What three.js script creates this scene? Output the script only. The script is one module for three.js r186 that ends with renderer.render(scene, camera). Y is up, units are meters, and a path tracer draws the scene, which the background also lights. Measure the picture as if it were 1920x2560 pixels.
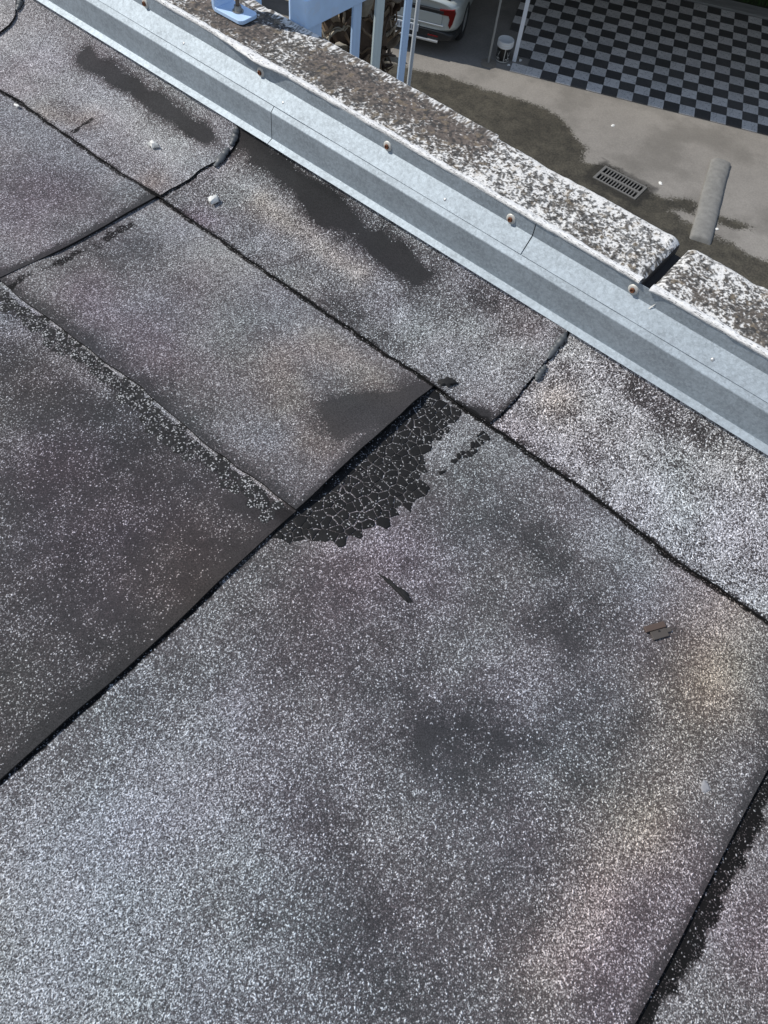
import * as THREE from 'three';
import { mergeGeometries } from 'three/addons/utils/BufferGeometryUtils.js';
import { RoundedBoxGeometry } from 'three/addons/geometries/RoundedBoxGeometry.js';

// ---------------------------------------------------------------- camera, sky, sun, exposure
const scene = new THREE.Scene();
const camera = new THREE.PerspectiveCamera(68.17, 0.75, 0.05, 400);
camera.rotation.order = 'YXZ';
camera.position.set(0, 1.3, 0);
camera.rotation.set(-1.02098, 0.54851, 0.17062);
scene.add(camera);

const SUN_EL = 45 * Math.PI / 180, SUN_AZ = 21 * Math.PI / 180;
const sunDir = new THREE.Vector3(-Math.cos(SUN_EL) * Math.cos(SUN_AZ), Math.sin(SUN_EL), Math.cos(SUN_EL) * Math.sin(SUN_AZ));
const sun = new THREE.DirectionalLight(new THREE.Color(1.0, 0.955, 0.89), 3.6);
sun.position.copy(sunDir).multiplyScalar(40);
sun.target.position.set(-1, 0, -1);
sun.castShadow = true;
sun.shadow.mapSize.set(4096, 4096);
Object.assign(sun.shadow.camera, { left: -12, right: 12, top: 12, bottom: -12, near: 1, far: 120 });
sun.shadow.radius = 1.2;
scene.add(sun, sun.target);
{
  const W = 256, H = 128, data = new Float32Array(W * H * 4);
  for (let j = 0; j < H; j++) {
    const el = ((j + 0.5) / H - 0.5) * Math.PI, t = Math.max(0, Math.sin(el));
    const k = Math.pow(1 - t, 1.7);
    const c = [0.40 + 0.46 * k, 0.55 + 0.38 * k, 0.86 + 0.10 * k].map(v => v * 0.54);
    for (let i = 0; i < W; i++) data.set([...c, 1], (j * W + i) * 4);
  }
  const sky = new THREE.DataTexture(data, W, H, THREE.RGBAFormat, THREE.FloatType);
  sky.mapping = THREE.EquirectangularReflectionMapping;
  sky.magFilter = sky.minFilter = THREE.LinearFilter;
  sky.needsUpdate = true;
  scene.background = sky; scene.environment = sky;
}
const renderer = new THREE.WebGLRenderer({ antialias: true });
renderer.setSize(768, 1024);
renderer.toneMapping = THREE.LinearToneMapping;
renderer.toneMappingExposure = 1.15;
renderer.shadowMap.enabled = true;

// ---------------------------------------------------------------- helpers
const G = -6.525;                                   // courtyard level; the roof is y = 0
let seed = 7;
const rnd = () => { seed = (seed + 0x6D2B79F5) | 0; let t = Math.imul(seed ^ (seed >>> 15), 1 | seed); t = (t + Math.imul(t ^ (t >>> 7), 61 | t)) ^ t; return ((t ^ (t >>> 14)) >>> 0) / 4294967296; };
const rr = (a, b) => a + (b - a) * rnd();
const hash = (x, y, s = 0) => { let h = Math.imul(x | 0, 374761393) ^ Math.imul(y | 0, 668265263) ^ Math.imul(s | 0, 1274126177); h = Math.imul(h ^ (h >>> 13), 1274126177); h = Math.imul(h ^ (h >>> 16), 2246822519); return ((h ^ (h >>> 15)) >>> 0) / 4294967296; };
const clamp = (v, a = 0, b = 1) => v < a ? a : v > b ? b : v;
const sstep = (a, b, v) => { const t = clamp((v - a) / (b - a)); return t * t * (3 - 2 * t); };
const lerp = (a, b, t) => a + (b - a) * t;
function vn(x, y, s = 0) {
  const xi = Math.floor(x), yi = Math.floor(y), fx = x - xi, fy = y - yi, u = fx * fx * (3 - 2 * fx), v = fy * fy * (3 - 2 * fy);
  const a = hash(xi, yi, s), b = hash(xi + 1, yi, s), c = hash(xi, yi + 1, s), d = hash(xi + 1, yi + 1, s);
  return a + (b - a) * u + (c - a) * v + (a - b - c + d) * u * v;
}
function fbm(x, y, o = 4, s = 0) { let t = 0, a = 0.5, n = 0; for (let i = 0; i < o; i++) { t += a * vn(x, y, s + i * 17); n += a; a *= 0.5; x = x * 2.03 + 11.3; y = y * 2.03 + 5.7; } return t / n; }
const SR = new Uint8ClampedArray(4097);
for (let i = 0; i <= 4096; i++) { const v = i / 4096; SR[i] = 255 * (v <= 0.0031308 ? 12.92 * v : 1.055 * Math.pow(v, 1 / 2.4) - 0.055); }
const toS = v => SR[clamp(v * 4096, 0, 4096) | 0];
function texture(w, h, data, srgb = true, wrap = THREE.RepeatWrapping) {
  const t = new THREE.DataTexture(data, w, h, THREE.RGBAFormat, THREE.UnsignedByteType);
  t.wrapS = t.wrapT = wrap; t.magFilter = THREE.LinearFilter; t.minFilter = THREE.LinearMipmapLinearFilter; t.generateMipmaps = true;
  if (srgb) t.colorSpace = THREE.SRGBColorSpace; t.needsUpdate = true; return t;
}
function paint(w, h, fn, srgb = true) {             // fn(i, j) -> linear [r, g, b]
  const d = new Uint8Array(w * h * 4);
  for (let j = 0, k = 0; j < h; j++) for (let i = 0; i < w; i++, k += 4) { const c = fn(i, j); d[k] = srgb ? toS(c[0]) : c[0] * 255; d[k + 1] = srgb ? toS(c[1]) : c[1] * 255; d[k + 2] = srgb ? toS(c[2]) : c[2] * 255; d[k + 3] = 255; }
  return texture(w, h, d, srgb);
}
const taken = new Map();
const numbered = n => { const k = taken.get(n) || 0; taken.set(n, k + 1); return k ? `${n}_${String(k).padStart(3, '0')}` : n; };
const shade = o => { o.traverse(m => { if (m.isMesh) m.castShadow = m.receiveShadow = true; }); return o; };
function tag(o, label, category, group) { o.userData.label = label; o.userData.category = category; if (group) o.userData.group = group; return o; }
function thing(name, label, category, pos = [0, 0, 0], turn = 0, group) { const o = new THREE.Group(); o.name = numbered(name); o.position.set(...pos); o.rotation.y = turn; scene.add(o); return tag(o, label, category, group); }
function part(name, geo, mat, parent) { const m = new THREE.Mesh(geo, mat); m.name = name; m.castShadow = m.receiveShadow = true; parent.add(m); return m; }
function top(name, geo, mat, label, category, group) { const m = new THREE.Mesh(geo, mat); m.name = numbered(name); m.castShadow = m.receiveShadow = true; scene.add(m); return tag(m, label, category, group); }
function structure(name, geo, mat) { const m = new THREE.Mesh(geo, mat); m.name = numbered(name); m.receiveShadow = m.castShadow = true; m.userData.kind = 'structure'; scene.add(m); return m; }
const lin = (r, g, b) => new THREE.Color().setRGB(r, g, b);
const std = (r, g, b, rough = 0.8, extra = {}) => new THREE.MeshStandardMaterial({ color: lin(r, g, b), roughness: rough, ...extra });
function box(w, h, d, x = 0, y = 0, z = 0, rad = 0) { const g = rad ? new RoundedBoxGeometry(w, h, d, 2, rad) : new THREE.BoxGeometry(w, h, d); g.translate(x, y, z); return g; }
function grid(nu, nv, fn, uvfn) {                   // surface fn(u, v), u and v in 0..1
  const P = new Float32Array((nu + 1) * (nv + 1) * 3), U = new Float32Array((nu + 1) * (nv + 1) * 2), I = [];
  for (let j = 0, k = 0; j <= nv; j++) for (let i = 0; i <= nu; i++, k++) {
    const p = fn(i / nu, j / nv); P.set(p, k * 3); U.set(uvfn ? uvfn(i / nu, j / nv, p) : [i / nu, j / nv], k * 2);
    if (i < nu && j < nv) { const a = k, b = k + 1, c = k + nu + 1, d = c + 1; I.push(a, c, b, b, c, d); }
  }
  const g = new THREE.BufferGeometry(); g.setAttribute('position', new THREE.BufferAttribute(P, 3)); g.setAttribute('uv', new THREE.BufferAttribute(U, 2)); g.setIndex(I); g.computeVertexNormals(); return g;
}
function skirt(pts, drop) {                         // strip hanging from a polyline
  const P = [], U = [], I = []; pts.forEach((p, i) => { P.push(p[0], p[1], p[2], p[0], p[1] - drop, p[2]); U.push(i * 0.02, 0, i * 0.02, drop); if (i) I.push(i * 2 - 2, i * 2 - 1, i * 2, i * 2, i * 2 - 1, i * 2 + 1); });
  const g = new THREE.BufferGeometry(); g.setAttribute('position', new THREE.Float32BufferAttribute(P, 3)); g.setAttribute('uv', new THREE.Float32BufferAttribute(U, 2)); g.setIndex(I); g.computeVertexNormals(); return g;
}
function lump(r, sx, sy, sz, amp, s, detail = 2) {  // an irregular stone
  const g = new THREE.IcosahedronGeometry(r, detail), p = g.attributes.position;
  for (let i = 0; i < p.count; i++) { const x = p.getX(i), y = p.getY(i), z = p.getZ(i), n = 1 + amp * (fbm(x / r * 1.4 + 9 + s, y / r * 1.4 + z / r * 1.7 + 4, 3, s) - 0.5) * 2; p.setXYZ(i, x * n * sx, y * n * sy, z * n * sz); }
  g.computeVertexNormals(); return g;
}
function blot(pts, h, rough = 0.15, s = 1) {        // low smear with a given outline in x, z (centre pulled up)
  const out = []; const n = pts.length;
  for (let i = 0; i < n; i++) { const a = pts[i], b = pts[(i + 1) % n]; for (let k = 0; k < 4; k++) out.push([lerp(a[0], b[0], k / 4), lerp(a[1], b[1], k / 4)]); }
  const c = out.reduce((q, p) => [q[0] + p[0] / out.length, q[1] + p[1] / out.length], [0, 0]);
  const P = [c[0], h * 1.1, c[1]], I = [], m = out.length;
  [1, 0.8, 0.45].forEach((k, ring) => out.forEach((p, i) => { const w = 1 + rough * (vn(i * 1.3, ring * 3, s) - 0.5); P.push(c[0] + (p[0] - c[0]) * k * w, [-0.002, h * 0.85, h][ring] * (ring ? 0.8 + 0.5 * vn(i * 0.9, ring, s + 3) : 1), c[1] + (p[1] - c[1]) * k * w); }));
  for (let i = 0; i < m; i++) { const j = (i + 1) % m; for (const r of [0, 1]) I.push(1 + r * m + i, 1 + r * m + m + i, 1 + r * m + j, 1 + r * m + j, 1 + r * m + m + i, 1 + r * m + m + j); I.push(1 + 2 * m + i, 0, 1 + 2 * m + j); }
  const g = new THREE.BufferGeometry(); g.setAttribute('position', new THREE.Float32BufferAttribute(P, 3)); g.setAttribute('uv', new THREE.Float32BufferAttribute(P.flatMap((_, i) => i % 3 ? [] : [P[i], P[i + 2]]), 2)); g.setIndex(I); g.computeVertexNormals(); return g;
}

// ---------------------------------------------------------------- mineral roofing sheets
// where mineral flakes lie denser or are worn away: [x1, z1, x2, z2, reach, change]; on the upstand the second value runs up the sheet
const DENS = {
  F1: [[-2.018,-0.948,-1.593,-0.990,0.07,0.28],[-2.041,-1.055,-1.485,-1.021,0.04,0.2],[-1.636,-0.834,-1.636,-0.834,0.12,-0.14],[-1.843,-0.863,-1.843,-0.863,0.08,0.16],[-1.507,-0.918,-1.507,-0.918,0.06,-0.06]],
  F2: [[-1.400,-0.991,-1.125,-1.014,0.05,0.33],[-1.413,-0.912,-1.243,-0.940,0.05,0.2],[-1.349,-0.785,-1.338,-0.891,0.06,-0.16],[-1.300,-0.572,-0.863,-0.586,0.05,-0.2],[-1.172,-0.965,-1.010,-0.992,0.08,0.1],[-0.867,-0.920,-0.637,-0.930,0.05,0.28],[-0.835,-0.795,-0.835,-0.795,0.05,0.18],[-0.602,-0.881,-0.565,-0.941,0.042,-0.75],[-0.657,-0.797,-0.657,-0.797,0.04,-0.6],[-0.600,-0.778,-0.600,-0.778,0.03,-0.45],[-0.730,-0.714,-0.686,-0.655,0.06,0.1],[-0.664,-0.578,-0.664,-0.578,0.05,-0.12]],
  F3: [[-1.372,-0.479,-1.296,-0.495,0.04,0.34],[-1.203,-0.509,-1.068,-0.512,0.033,0.3],[-1.147,-0.315,-1.075,-0.285,0.05,0.22],[-0.954,-0.337,-0.733,-0.323,0.1,0.07],[-0.880,-0.121,-0.880,-0.121,0.1,0.1],[-0.669,-0.382,-0.669,-0.382,0.15,-0.07],[-0.657,-0.494,-0.540,-0.529,0.03,-0.12],[-0.614,-0.116,-0.614,-0.116,0.1,-0.06]],
  F4: [[-0.351,0.142,-0.239,-0.084,0.2,0.22],[-0.282,0.276,-0.282,0.276,0.2,0.24],[-0.130,0.114,-0.130,0.114,0.1,0.1],[-0.283,-0.353,-0.132,-0.430,0.12,-0.15],[-0.064,-0.383,0.040,-0.473,0.06,-0.24],[0.015,-0.370,0.015,-0.370,0.04,-0.2],[0.013,-0.712,-0.050,-0.680,0.05,-0.3],[-0.204,-0.840,-0.124,-0.841,0.05,-0.26],[-0.036,-0.824,-0.036,-0.824,0.06,-0.1],[-0.056,-0.947,0.220,-0.948,0.06,0.25],[0.235,-1.002,0.284,-0.820,0.07,0.28],[0.231,-0.809,0.297,-0.544,0.06,0.16],[0.291,-0.491,0.279,-0.227,0.045,0.28],[0.191,-0.846,0.191,-0.846,0.04,-0.2],[-0.319,-0.593,-0.405,-0.488,0.1,-0.1],[-0.304,-0.967,-0.216,-1.016,0.05,0.15],[-0.497,-0.510,-0.402,-0.579,0.014,0.3],[0.377,-0.613,0.384,-0.480,0.06,-0.1],[-0.103,-0.155,0.036,-0.063,0.07,-0.2],[-0.095,-0.001,-0.095,-0.001,0.018,-0.4],[-0.154,0.045,-0.154,0.045,0.02,-0.3],[-0.164,-0.641,-0.164,-0.641,0.05,-0.14],[0.062,-0.140,0.062,-0.140,0.05,-0.12],[-0.392,-0.077,-0.392,-0.077,0.05,0.1]],
  F5: [[0.464,-0.593,0.459,-0.293,0.02,0.3]],
  S1: [[-2.011,0.242,-1.524,0.239,0.036,-0.75],[-2.272,0.186,-1.733,0.192,0.03,0.2],[-1.942,0.066,-1.800,0.063,0.03,-0.28],[-1.768,0.052,-1.511,0.037,0.04,-0.22],[-1.628,0.145,-1.444,0.140,0.03,0.1]],
  S2: [[-1.397,0.290,-1.093,0.246,0.036,-0.55],[-1.093,0.246,-0.778,0.232,0.036,-0.42],[-0.568,0.294,-0.443,0.305,0.04,-0.2],[-0.754,0.167,-0.643,0.169,0.03,-0.12],[-1.393,0.177,-0.897,0.144,0.028,0.34],[-0.730,0.086,-0.482,0.119,0.045,0.22],[-0.503,-0.027,-0.410,0.003,0.022,-0.6],[-0.909,0.039,-0.693,0.041,0.035,-0.22],[-1.373,0.313,-0.425,0.316,0.016,0.25],[-1.401,0.017,-1.096,0.009,0.04,-0.1]],
  S3: [[-0.222,0.271,-0.002,0.257,0.028,-0.28],[-0.309,0.003,-0.091,-0.004,0.012,-0.25],[-0.321,0.198,-0.321,0.198,0.03,-0.2],[0.051,0.243,0.169,0.228,0.03,-0.15]],
};
const TINT = {
  F1: [[-1.651,-0.818,-1.651,-0.818,0.15,'p'],[-2.036,-0.960,-1.708,-1.010,0.08,'c']],
  F2: [[-0.837,-0.812,-0.749,-0.749,0.07,'w'],[-0.622,-0.715,-0.622,-0.715,0.06,'w'],[-0.810,-0.936,-0.661,-0.926,0.06,'w'],[-1.336,-0.845,-1.336,-0.845,0.08,'c'],[-1.303,-0.652,-1.028,-0.644,0.08,'p']],
  F3: [[-0.733,-0.323,-0.733,-0.323,0.2,'p'],[-0.583,-0.326,-0.583,-0.326,0.15,'w'],[-0.987,-0.306,-0.987,-0.306,0.1,'p']],
  F4: [[0.226,-1.020,0.284,-0.820,0.09,'w'],[0.231,-0.809,0.297,-0.544,0.08,'w'],[0.273,-0.476,0.279,-0.227,0.07,'w'],[-0.319,-0.593,-0.372,-0.518,0.12,'p'],[0.366,-0.465,0.345,-0.282,0.1,'p'],[0.009,-0.446,0.008,-0.671,0.15,'c'],[-0.325,0.120,-0.109,0.133,0.3,'c']],
  F5: [[0.496,-0.489,0.496,-0.489,0.1,'p']],
  S1: [[-1.916,0.015,-1.833,0.074,0.05,'w'],[-1.497,0.024,-1.497,0.024,0.05,'w']],
  S2: [[-1.239,0.157,-0.887,0.151,0.04,'w'],[-1.309,0.010,-1.309,0.010,0.05,'p']],
  S3: [[-0.310,0.147,-0.310,0.147,0.05,'w']],
};
const capFall = (c, x, z) => { const dx = c[2] - c[0], dz = c[3] - c[1], l = dx * dx + dz * dz, t = l ? clamp(((x - c[0]) * dx + (z - c[1]) * dz) / l) : 0, ex = x - c[0] - dx * t, ez = z - c[1] - dz * t; return Math.exp(-(ex * ex + ez * ez) / (c[4] * c[4])); };
DENS.F2[7][4] = 0.062; DENS.F2[8][4] = 0.055; DENS.F4[0][5] = 0.34; DENS.F4[1][5] = 0.34; DENS.F4[18][5] = -0.3; DENS.S1[0][4] = 0.04; DENS.S1[0][5] = -0.9; DENS.S2[0][4] = DENS.S2[1][4] = 0.046; DENS.S2[0][5] = -0.75; DENS.S2[1][5] = -0.62; DENS.S2.push([-0.9, 0.235, -0.5, 0.25, 0.035, -0.2]);
DENS.F4.push([-0.425, -0.975, -0.405, -0.86, 0.02, 0.25]);
DENS.S1.push([-1.55, 0.235, -1.45, 0.225, 0.03, -0.45], [-2.3, 0.30, -1.5, 0.30, 0.018, 0.2], [-2.3, 0.135, -1.5, 0.13, 0.018, 0.2]);
 DENS.F4.push([-0.5, -0.95, -0.47, -0.6, 0.07, 0.12]);
const HUE = { w: [1.08, 1.0, 0.90], p: [1.05, 0.96, 1.02], c: [0.96, 1.0, 1.04] };
const PXM = 1300;                                   // texels per metre
// one colour map for a sheet: worn bitumen under loose and bonded slate flakes
function flakeMap(x0, z0, w, d, o) {
  const W = Math.min(2048, Math.round(w * PXM)), H = Math.min(2048, Math.round(d * PXM)), S = 8, gw = Math.ceil(W / S) + 2, gh = Math.ceil(H / S) + 2;
  const den = new Float32Array(gw * gh), hue = new Float32Array(gw * gh * 3), rub = new Float32Array(gw * gh), s = o.seed;
  const caps = DENS[o.key] || [], tints = TINT[o.key] || [];
  for (let j = 0; j < gh; j++) for (let i = 0; i < gw; i++) {
    const x = x0 + i * S / PXM, z = z0 + j * S / PXM, k = j * gw + i;
    const wx = x + 0.03 * (fbm(x * 14, z * 14, 3, s + 40) - 0.5), wz = z + 0.03 * (fbm(x * 14, z * 14, 3, s + 50) - 0.5);
    let v = o.base + 0.34 * (fbm(x * 5, z * 5, 5, s) - 0.5) + (o.mottle || 0.36) * (fbm(x * 26, z * 26, 3, s + 5) - 0.5);
    for (const c of caps) v += c[5] * capFall(c, wx, wz);
    if (o.heap) v += o.heap(x, z);
    if (o.bare) v *= 1 - o.bare(wx, wz);
    den[k] = v;
    const h = [1, 1, 1]; const n1 = fbm(x * 4.3, z * 4.3, 3, s + 60), n2 = fbm(x * 6.1 + 3, z * 6.1, 3, s + 70);
    h[0] *= 1 + 0.12 * (n1 - 0.5); h[2] *= 1 - 0.10 * (n1 - 0.5); h[0] *= 1 + 0.12 * (n2 - 0.5); h[2] *= 1 + 0.08 * (n2 - 0.5);
    for (const c of tints) { const f = capFall(c, wx, wz), q = HUE[c[5]]; for (let m = 0; m < 3; m++) h[m] *= 1 + (q[m] - 1) * f; }
    hue.set(h, k * 3);
    rub[k] = fbm(x * 9 + 5, z * 9, 4, s + 80);
  }
  const col = new Float32Array(W * H * 3);
  const at = (f, x, y, st = 1, m = 0) => { const gx = x / S, gy = y / S, i = gx | 0, j = gy | 0, a = gx - i, b = gy - j, k = (j * gw + i) * st + m; return (f[k] * (1 - a) + f[k + st] * a) * (1 - b) + (f[k + gw * st] * (1 - a) + f[k + gw * st + st] * a) * b; };
  const tar = o.tar ? new Float32Array(W * H) : null;
  for (let j = 0, k = 0; j < H; j++) for (let i = 0; i < W; i++, k++) {
    const gr = hash(i, j, s), g2 = hash(i >> 1, j >> 1, s + 1), hr = at(hue, i, j, 3, 0), hg = at(hue, i, j, 3, 1), hb = at(hue, i, j, 3, 2), r = at(rub, i, j), dn = at(den, i, j);
    let b = (o.dark || 0.038) * (0.5 + 0.5 * gr + 0.65 * g2) * (0.75 + 0.5 * r) * (1 + 0.25 * clamp(dn * 2));
    if (tar) { const t = o.tar(x0 + i / PXM, z0 + j / PXM); tar[k] = t; b *= 1 - 0.88 * t; }
    col[k * 3] = b * hr * 1.03; col[k * 3 + 1] = b * hg; col[k * 3 + 2] = b * hb * 1.04;
  }
  // dull bonded grains first, then the bright flakes
  { const c = 2.2, nw = Math.floor(W / c), nh = Math.floor(H / c);
    for (let j = 0; j < nh; j++) for (let i = 0; i < nw; i++) {
      const px = (i + hash(i, j, s + 201)) * c, py = (j + hash(i, j, s + 202)) * c, dn = at(den, px, py) * (tar ? 1 - 0.9 * tar[(py | 0) * W + (px | 0)] : 1);
      if (hash(i, j, s + 203) > clamp(dn * 2.3, 0, 0.9)) continue;
      const v = (0.045 + 0.15 * hash(i, j, s + 204) ** 1.5) * (o.grain || 1), r = 0.65 + 0.5 * hash(i, j, s + 205), hr = at(hue, px, py, 3, 0), hg = at(hue, px, py, 3, 1), hb = at(hue, px, py, 3, 2), x0 = Math.max(0, Math.floor(px - r)), y0 = Math.max(0, Math.floor(py - r));
      for (let y = y0; y <= Math.min(H - 1, py + r + 1); y++) for (let x = x0; x <= Math.min(W - 1, px + r + 1); x++) { const q = clamp(r + 0.5 - Math.hypot(x - px, y - py)); if (q <= 0) continue; const k = (y * W + x) * 3; col[k] += (v * hr * 1.09 - col[k]) * q; col[k + 1] += (v * hg * 0.97 - col[k + 1]) * q; col[k + 2] += (v * hb * 1.0 - col[k + 2]) * q; }
    } }
  const cell = 2.75, cw = Math.floor(W / cell), ch = Math.floor(H / cell), scale = o.flake || 1;
  for (let pass = 0; pass < 2; pass++) for (let j = 0; j < ch; j++) for (let i = 0; i < cw; i++) {
    const px = (i + hash(i, j, s + 101 + pass)) * cell, py = (j + hash(i, j, s + 102 + pass)) * cell;
    let dn = at(den, px, py); if (pass) dn -= 0.32;
    if (tar) dn *= 1 - 0.9 * tar[(py | 0) * W + (px | 0)];
    const h = hash(i, j, s + 103 + pass); if (h > dn * 0.82) continue;
    const ra = (0.60 + 0.95 * Math.pow(hash(i, j, s + 104 + pass), 2.2)) * scale, ang = hash(i, j, s + 105 + pass) * 3.14, ca = Math.cos(ang), sa = Math.sin(ang), el = 1.15 + 0.8 * hash(i, j, s + 106 + pass);
    const br = (0.13 + 0.66 * Math.pow(hash(i, j, s + 107 + pass), 1.5)) * (o.bright || 1), hr = at(hue, px, py, 3, 0), hg = at(hue, px, py, 3, 1), hb = at(hue, px, py, 3, 2);
    const R = Math.ceil(ra * el + 1);
    for (let y = Math.max(0, Math.floor(py - R)); y <= Math.min(H - 1, py + R); y++) for (let x = Math.max(0, Math.floor(px - R)); x <= Math.min(W - 1, px + R); x++) {
      const dx = x - px, dy = y - py, u = (dx * ca + dy * sa) / el, v = -dx * sa + dy * ca, q = clamp(ra + 0.5 - Math.sqrt(u * u + v * v)); if (q <= 0) continue;
      const k = (y * W + x) * 3; col[k] += (br * hr - col[k]) * q; col[k + 1] += (br * hg - col[k + 1]) * q; col[k + 2] += (br * hb * 1.02 - col[k + 2]) * q;
    }
  }
  const data = new Uint8Array(W * H * 4);
  for (let k = 0; k < W * H; k++) { data[k * 4] = toS(col[k * 3]); data[k * 4 + 1] = toS(col[k * 3 + 1]); data[k * 4 + 2] = toS(col[k * 3 + 2]); data[k * 4 + 3] = 255; }
  const t = texture(W, H, data, true, THREE.MirroredRepeatWrapping); t.userData = { x0, z0, w: W / PXM, d: H / PXM };
  return t;
}
const flakeMat = (map, rough = 0.9) => new THREE.MeshPhysicalMaterial({ map, bumpMap: map, bumpScale: 0.0022, roughness: rough, specularIntensity: 0.35 });
const bitumenTex = paint(256, 256, (i, j) => { const n = 0.013 * (0.5 + 0.9 * hash(i, j, 3) * 0.6 + 0.9 * fbm(i / 9, j / 9, 3, 8)); return [n, n * 0.97, n * 0.98]; });
bitumenTex.repeat.set(6, 6);
const bitumen = new THREE.MeshPhysicalMaterial({ map: bitumenTex, bumpMap: bitumenTex, bumpScale: 0.003, roughness: 0.7, specularIntensity: 0.5 });
const mastic = std(0.075, 0.082, 0.088, 0.5);

const und = (x, z) => 0.0035 * (fbm(x * 1.8 + 20, z * 1.8 + 20, 3, 900) - 0.5) + 0.0016 * (fbm(x * 8 + 20, z * 8, 2, 910) - 0.5);
const lapUp = (d, h) => h * (1 - sstep(0.085, 0.16, d));
const L1 = z => -1.452 + 0.004 * (vn(z * 9, 3, 1) - 0.5) - 0.03 * sstep(-0.8, -0.4, z), L2 = z => -0.542 + 0.005 * (vn(z * 8, 5, 2) - 0.5), L3 = z => 0.414 + 0.006 * (vn(z * 8, 7, 3) - 0.5), L4 = z => 1.36;
const SEAM = x => -1.007 + 0.007 * (vn(x * 9, 9, 4) - 0.5) + 0.004 * (vn(x * 43, 2, 5) - 0.5) + 0.012 * sstep(-0.2, 0.1, x);
const MID = x => -0.556 + 0.016 * (vn(x * 5, 1, 6) - 0.5) + 0.005 * (vn(x * 30, 1, 7) - 0.5);
const lift2 = z => 0.010 * sstep(-1.0, -0.93, z) * (1 - sstep(-0.72, -0.56, z)) * (0.8 + 0.4 * vn(z * 25, 0, 8));
const yField = {
  F0: (x, z) => 0.002 + und(x, z) + lapUp(-2.38 - x, 0.006),
  F1: (x, z) => 0.001 + und(x, z) + lapUp(L1(z) - x, 0.0065) * (1 + 0.3 * (vn(z * 12, 1, 31) - 0.5)),
  F2: (x, z) => 0.001 + und(x, z) + lapUp(L2(z) - x, 0.0065) + lift2(z) * (1 - sstep(0, 0.07, L2(z) - x)) + lapUp(MID(x) - z, 0.0055),
  F3: (x, z) => 0.001 + und(x, z) + lapUp(L2(z) - x, 0.0062) * (1 + 0.4 * (vn(z * 9, 1, 32) - 0.5)),
  F4: (x, z) => und(x, z) + lapUp(L3(z) - x, 0.006),
  F5: (x, z) => und(x, z) - 0.0005 + lapUp(L4(z) - x, 0.006),
  F6: (x, z) => und(x, z) - 0.001,
};
function fieldSheet(key, xl, xr, zf, zn, tex, label) {       // edges: left, right (of z), far, near (of x)
  const mz = (zf(0) + zn(0)) / 2, w = xr(mz) - xl(mz), d = zn((xl(mz) + xr(mz)) / 2) - zf((xl(mz) + xr(mz)) / 2), nu = Math.ceil(w / 0.016), nv = Math.ceil(d / 0.016), y = yField[key], q = tex.userData;
  const fn = (u, v) => { const z0 = lerp(zf(0), zn(0), v), xa = xl(z0), xb = xr(z0), x = lerp(xa, xb, u), z = lerp(zf(x), zn(x), v); return [x, y(x, z), z]; };
  const m = top('roofing_sheet', grid(nu, nv, fn, (u, v, p) => [(p[0] - q.x0) / q.w, (p[2] - q.z0) / q.d]), flakeMat(tex), label, 'roofing sheet', 'bitumen sheets of the roof');
  const e = []; const line = (n, f) => { const a = []; for (let i = 0; i <= n; i++) { const p = f(i / n); p[1] += 0.0004; a.push(p); } e.push(skirt(a, 0.0052)); };
  line(nv, t => fn(1, t)); line(nv, t => fn(0, t)); line(nu, t => fn(t, 0)); line(nu, t => fn(t, 1));
  part('cut_edge', mergeGeometries(e), bitumen, m);
  return m;
}
const nearLine = (d, w) => 1 - sstep(w * 0.75, w * 1.15, Math.abs(d));
// tar(x, z): black bitumen squeezed out along a lap; bare(x, z): flake-free selvedge
const ragged = (x, z, f, a, s) => a * (fbm(x * f, z * f, 3, s) - 0.5);
const seamTar = (x, z) => { const d = z - SEAM(x); if (d > 0.05) return 0; const w = 0.004 + 0.014 * Math.max(0, fbm(x * 16, 4, 3, 300) - 0.42); return 1 - sstep(w * 0.7, w * 1.2, d + ragged(x, z, 120, 0.007, 301)); };
const texF1 = flakeMap(-2.46, -1.10, 1.02, 1.0, { key: 'F1', base: 0.45, seed: 11, grain: 1.15, bright: 0.9, bare: (x, z) => 1 - sstep(0.008, 0.03, L1(z) - x), tar: seamTar });
const texF2 = flakeMap(-1.56, -1.10, 1.03, 0.58, { key: 'F2', base: 0.43, seed: 23, grain: 1.15, bright: 0.9, bare: (x, z) => Math.max(1 - sstep(0.006, 0.03, L2(z) - x), 0.85 * (1 - sstep(0.006, 0.042, MID(x) - z))), tar: (x, z) => { const d = x - L1(z); const l1 = (1 - sstep(0.0, 0.006, Math.abs(d - 0.035 - ragged(x, z, 18, 0.03, 311)) - 0.006 - ragged(x, z, 60, 0.02, 312))) * sstep(-0.98, -0.9, z); return Math.max(seamTar(x, z), 0.9 * l1 * sstep(0.35, 0.5, fbm(z * 14, 3, 3, 313))); } });
const texF3 = flakeMap(-1.56, -0.65, 1.03, 1.05, { key: 'F3', base: 0.20, seed: 37, dark: 0.033, grain: 0.6, flake: 0.88, bright: 1.1, bare: (x, z) => 1 - sstep(0.01, 0.04, L2(z) - x), tar: (x, z) => { const d = z - MID(x); return d < 0.006 || d > 0.1 ? 0 : 0.5 * (1 - sstep(0.03, 0.052, d + ragged(x, z, 30, 0.03, 321))); }, heap: (x, z) => 1.1 * Math.exp(-(((z - MID(x) - 0.004) / 0.006) ** 2)) });
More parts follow.
